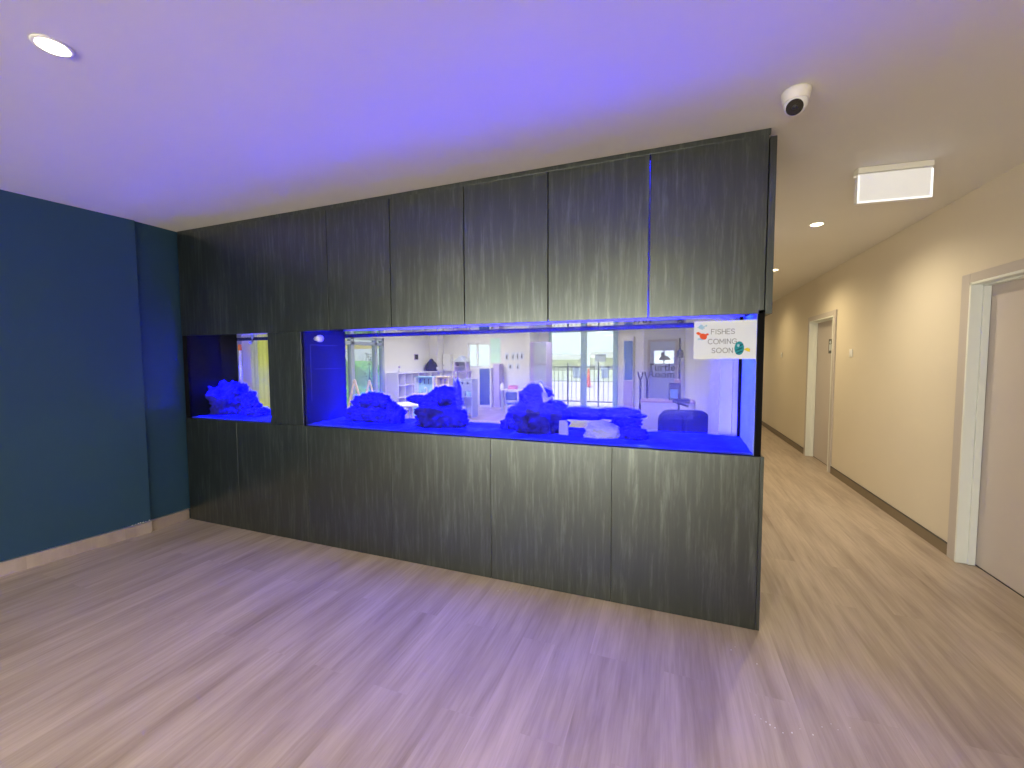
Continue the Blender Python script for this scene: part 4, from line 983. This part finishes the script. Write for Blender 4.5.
# sapling by the garden door
q = atx(369, 365, -8.4)
tr_ = thing('sapling', (-8.4, q.y, -.12), 'thin dark leaved sapling just outside the garden door', 'tree')
MB().tube([(0, 0, 0), (.02, .02, .9), (-.01, .0, 1.75)], [.02, .014, .006], 8).build('stem', M['leaf'], tr_)
lv = MB()
for k in range(70):
    z = random.uniform(.95, 1.85); a_ = random.uniform(0, 2*PI); r = random.uniform(.03, .22)
    mtx = Matrix.Translation((r*math.cos(a_), r*math.sin(a_), z)) @ Matrix.Rotation(random.uniform(0, PI), 4, 'Z') @ Matrix.Rotation(random.uniform(-.8, .8), 4, 'X')
    vs = [lv.bm.verts.new(mtx @ Vector(c_)) for c_ in ((0, -.05, 0), (.022, 0, .008), (0, .05, 0), (-.022, 0, .008))]
    lv.bm.faces.new(vs)
lv.build('foliage', M['leaf'], tr_)
# yard beyond the sliders
struct(B((-30, 31, -.115), (20, 80, -.05)).build('field_ground', M['field']), 'dry field beyond the yard fence', 'ground')
FY = 14.6
def fx(px): return at(px, 380, FY).x
ztop, zbot = at(585, 367, FY).z, at(585, 401.5, FY).z
fe = thing('yard_fence', (fx(540), FY, -.12), 'black tubular yard fence beyond the sliding doors', 'fence')
x0, x1 = 0.0, fx(640)-fx(540)
for z in (ztop+.12, zbot+.12): B((x0, -.015, z-.018), (x1, .015, z+.018)).build('rail', M['dark_metal'], fe)
for px in (540, 568, 598.5, 628, 640): MB().tube([(fx(px)-fx(540), 0, 0), (fx(px)-fx(540), 0, ztop+.26)], .022, 10).build('post', M['dark_metal'], fe)
k = .06
while k < x1-.03:
    MB().tube([(k, 0, max(.03, zbot+.12)), (k, 0, ztop+.12)], .0085, 6).build('picket', M['dark_metal'], fe); k += .16
a = at(595, 354.5, FY-.05); b = at(606, 362, FY-.05)
ys = thing('yard_notice', (a.x, FY-.06, b.z), 'blank grey blue notice board standing at the yard fence', 'sign')
B((0, -.01, 0), (b.x-a.x, 0, a.z-b.z)).build('board', M['grey_toy'], ys)
MB().tube([((b.x-a.x)*.3, .02, -b.z-.12), ((b.x-a.x)*.3, .02, a.z-b.z-.05)], .016, 8).build('post', M['dark_metal'], ys)
q = at(588.5, 378, 25)
cn = thing('traffic_cone', (q.x, 25, -.12), 'orange cone standing beyond the yard fence', 'cone')
B((-.2, -.2, 0), (.2, .2, .04)).build('base', M['dark_metal'], cn, bev=.01)
MB().lathe([(.15, .04), (.05, 1.05), (.03, 1.10), (0, 1.10)], None, 20).build('body', M['orange2'], cn)
for px, lb_ in ((576.5, 'grey wheelie bin left of the orange cone beyond the fence'), (605, 'grey wheelie bin right of the orange cone beyond the fence')):
    q = at(px, 380, 36.0)
    bn = thing('wheelie_bin', (q.x, 36.0, -.05), lb_, 'bin', 'bins beyond the yard fence')
    MB().prism([(-.24, 0.05), (.24, 0.05), (.30, .95), (-.30, .95)], -.3, .3, 'XZ').build('body', M['grey_toy'], bn)
    B((-.32, -.34, .951), (.32, .32, 1.03)).build('lid', M['dark_metal'], bn, bev=.02)
    for s in (-1, 1): MB().lathe([(0, -.03), (.09, -.03), (.09, .03), (0, .03)], Matrix.Translation((s*.24, .28, .09)) @ Matrix.Rotation(PI/2, 4, 'Y'), 16).build('wheel', M['black'], bn)
# sheds far off
for (pa, pb, Y, h, lb_) in ((545, 578, 60, 3.4, 'left long farm shed on the horizon beyond the yard'), (590, 630, 66, 4.0, 'right long farm shed on the horizon beyond the yard')):
    xa, xb = at(pa, 350, Y).x, at(pb, 350, Y).x
    sh_ = thing('farm_shed', (xa, Y, -.12), lb_, 'shed', 'sheds on the horizon')
    w = xb-xa
    B((0, 0, 0), (w, 6, h*.5)).build('wall', M['shed'], sh_)
    MB().prism([(0, h*.5), (6, h*.5), (3, h*.75)], -.2, w+.2, 'YZ').build('roof', M['roof'], sh_)

# ------------------------------------------------------------------ light
BLUE = (0.0004, 0.0008, 1.0)
lamp('tank_led', 'AREA', ((-2.76+.44)/2, 2.89, 1.95), 130, BLUE, shape='RECTANGLE', size=3.0, size_y=.10, spread=.50)
lamp('rock_fill_front', 'AREA', ((-2.76+.44)/2, 2.64, 1.90), 185, BLUE, rot=(.42, 0, 0), shape='RECTANGLE', size=3.0, size_y=.05, spread=.6)  # extra blue fill, added to light the rock fronts
lamp('rock_fill_tilt', 'AREA', ((-2.76+.44)/2, 2.60, 1.86), 75, BLUE, rot=(.75, 0, 0), shape='RECTANGLE', size=3.0, size_y=.04, spread=1.1)  # steeper blue fill, added because the rock faces stayed dark
lamp('small_rock_fill_tilt', 'AREA', (-3.69, 2.60, 1.86), 24, BLUE, rot=(.75, 0, 0), shape='RECTANGLE', size=.96, size_y=.04, spread=1.1)  # same added fill for the front of the small tank rock
lamp('tank_led_flood', 'AREA', ((-2.76+.44)/2, 2.82, 1.90), 60, BLUE, shape='RECTANGLE', size=3.0, size_y=.40)
lamp('small_tank_led', 'AREA', (-3.69, 2.80, 1.95), 52, BLUE, shape='RECTANGLE', size=.96, size_y=.10, spread=.42)
m0 = at(606, 440, 2.66)
lamp('mound_fill_spot', 'SPOT', (m0.x, 2.72, 2.05), 1.2, (.75, .85, 1.0), spot_size=.26, spot_blend=.8, shadow_soft_size=.03)  # white spot added to whiten the pale mound, not a known fitting
lamp('end_fill_spot', 'SPOT', (0.14, 2.80, 2.05), 45, (.05, .22, 1.0), rot=(0, -.48, 0), spot_size=.8, spot_blend=.8, shadow_soft_size=.03)  # blue spot added to brighten the end liner and the corridor side
lamp('street_daylight', 'AREA', ((GX0+GX1)/2, WY-.25, (GZ0+GZ1)/2), 480, (1.0, 0.86, 0.74), rot=(PI/2, 0, 0), shape='RECTANGLE', size=GX1-GX0, size_y=GZ1-GZ0)
lamp('sun', 'SUN', (0, 0, 20), 3.2, (1.0, .94, .82), rot=(math.radians(10), math.radians(25), 0), angle=.01)
wd = bpy.data.worlds.new('sky'); SC.world = wd; wd.use_nodes = True
bg = wd.node_tree.nodes['Background']; bg.inputs['Color'].default_value = (0.93, 1.0, 0.97, 1); bg.inputs['Strength'].default_value = 1.25

SC.view_settings.view_transform = 'Standard'; SC.view_settings.look = 'None'
SC.view_settings.exposure = 0.0; SC.view_settings.gamma = 1.0; SC.view_settings.use_curve_mapping = False
SC.cycles.transparent_max_bounces = 24; SC.cycles.max_bounces = 10; SC.cycles.diffuse_bounces = 5
SC.cycles.use_guiding = True; SC.cycles.use_surface_guiding = True
SC.cycles.sample_clamp_indirect = 40.0
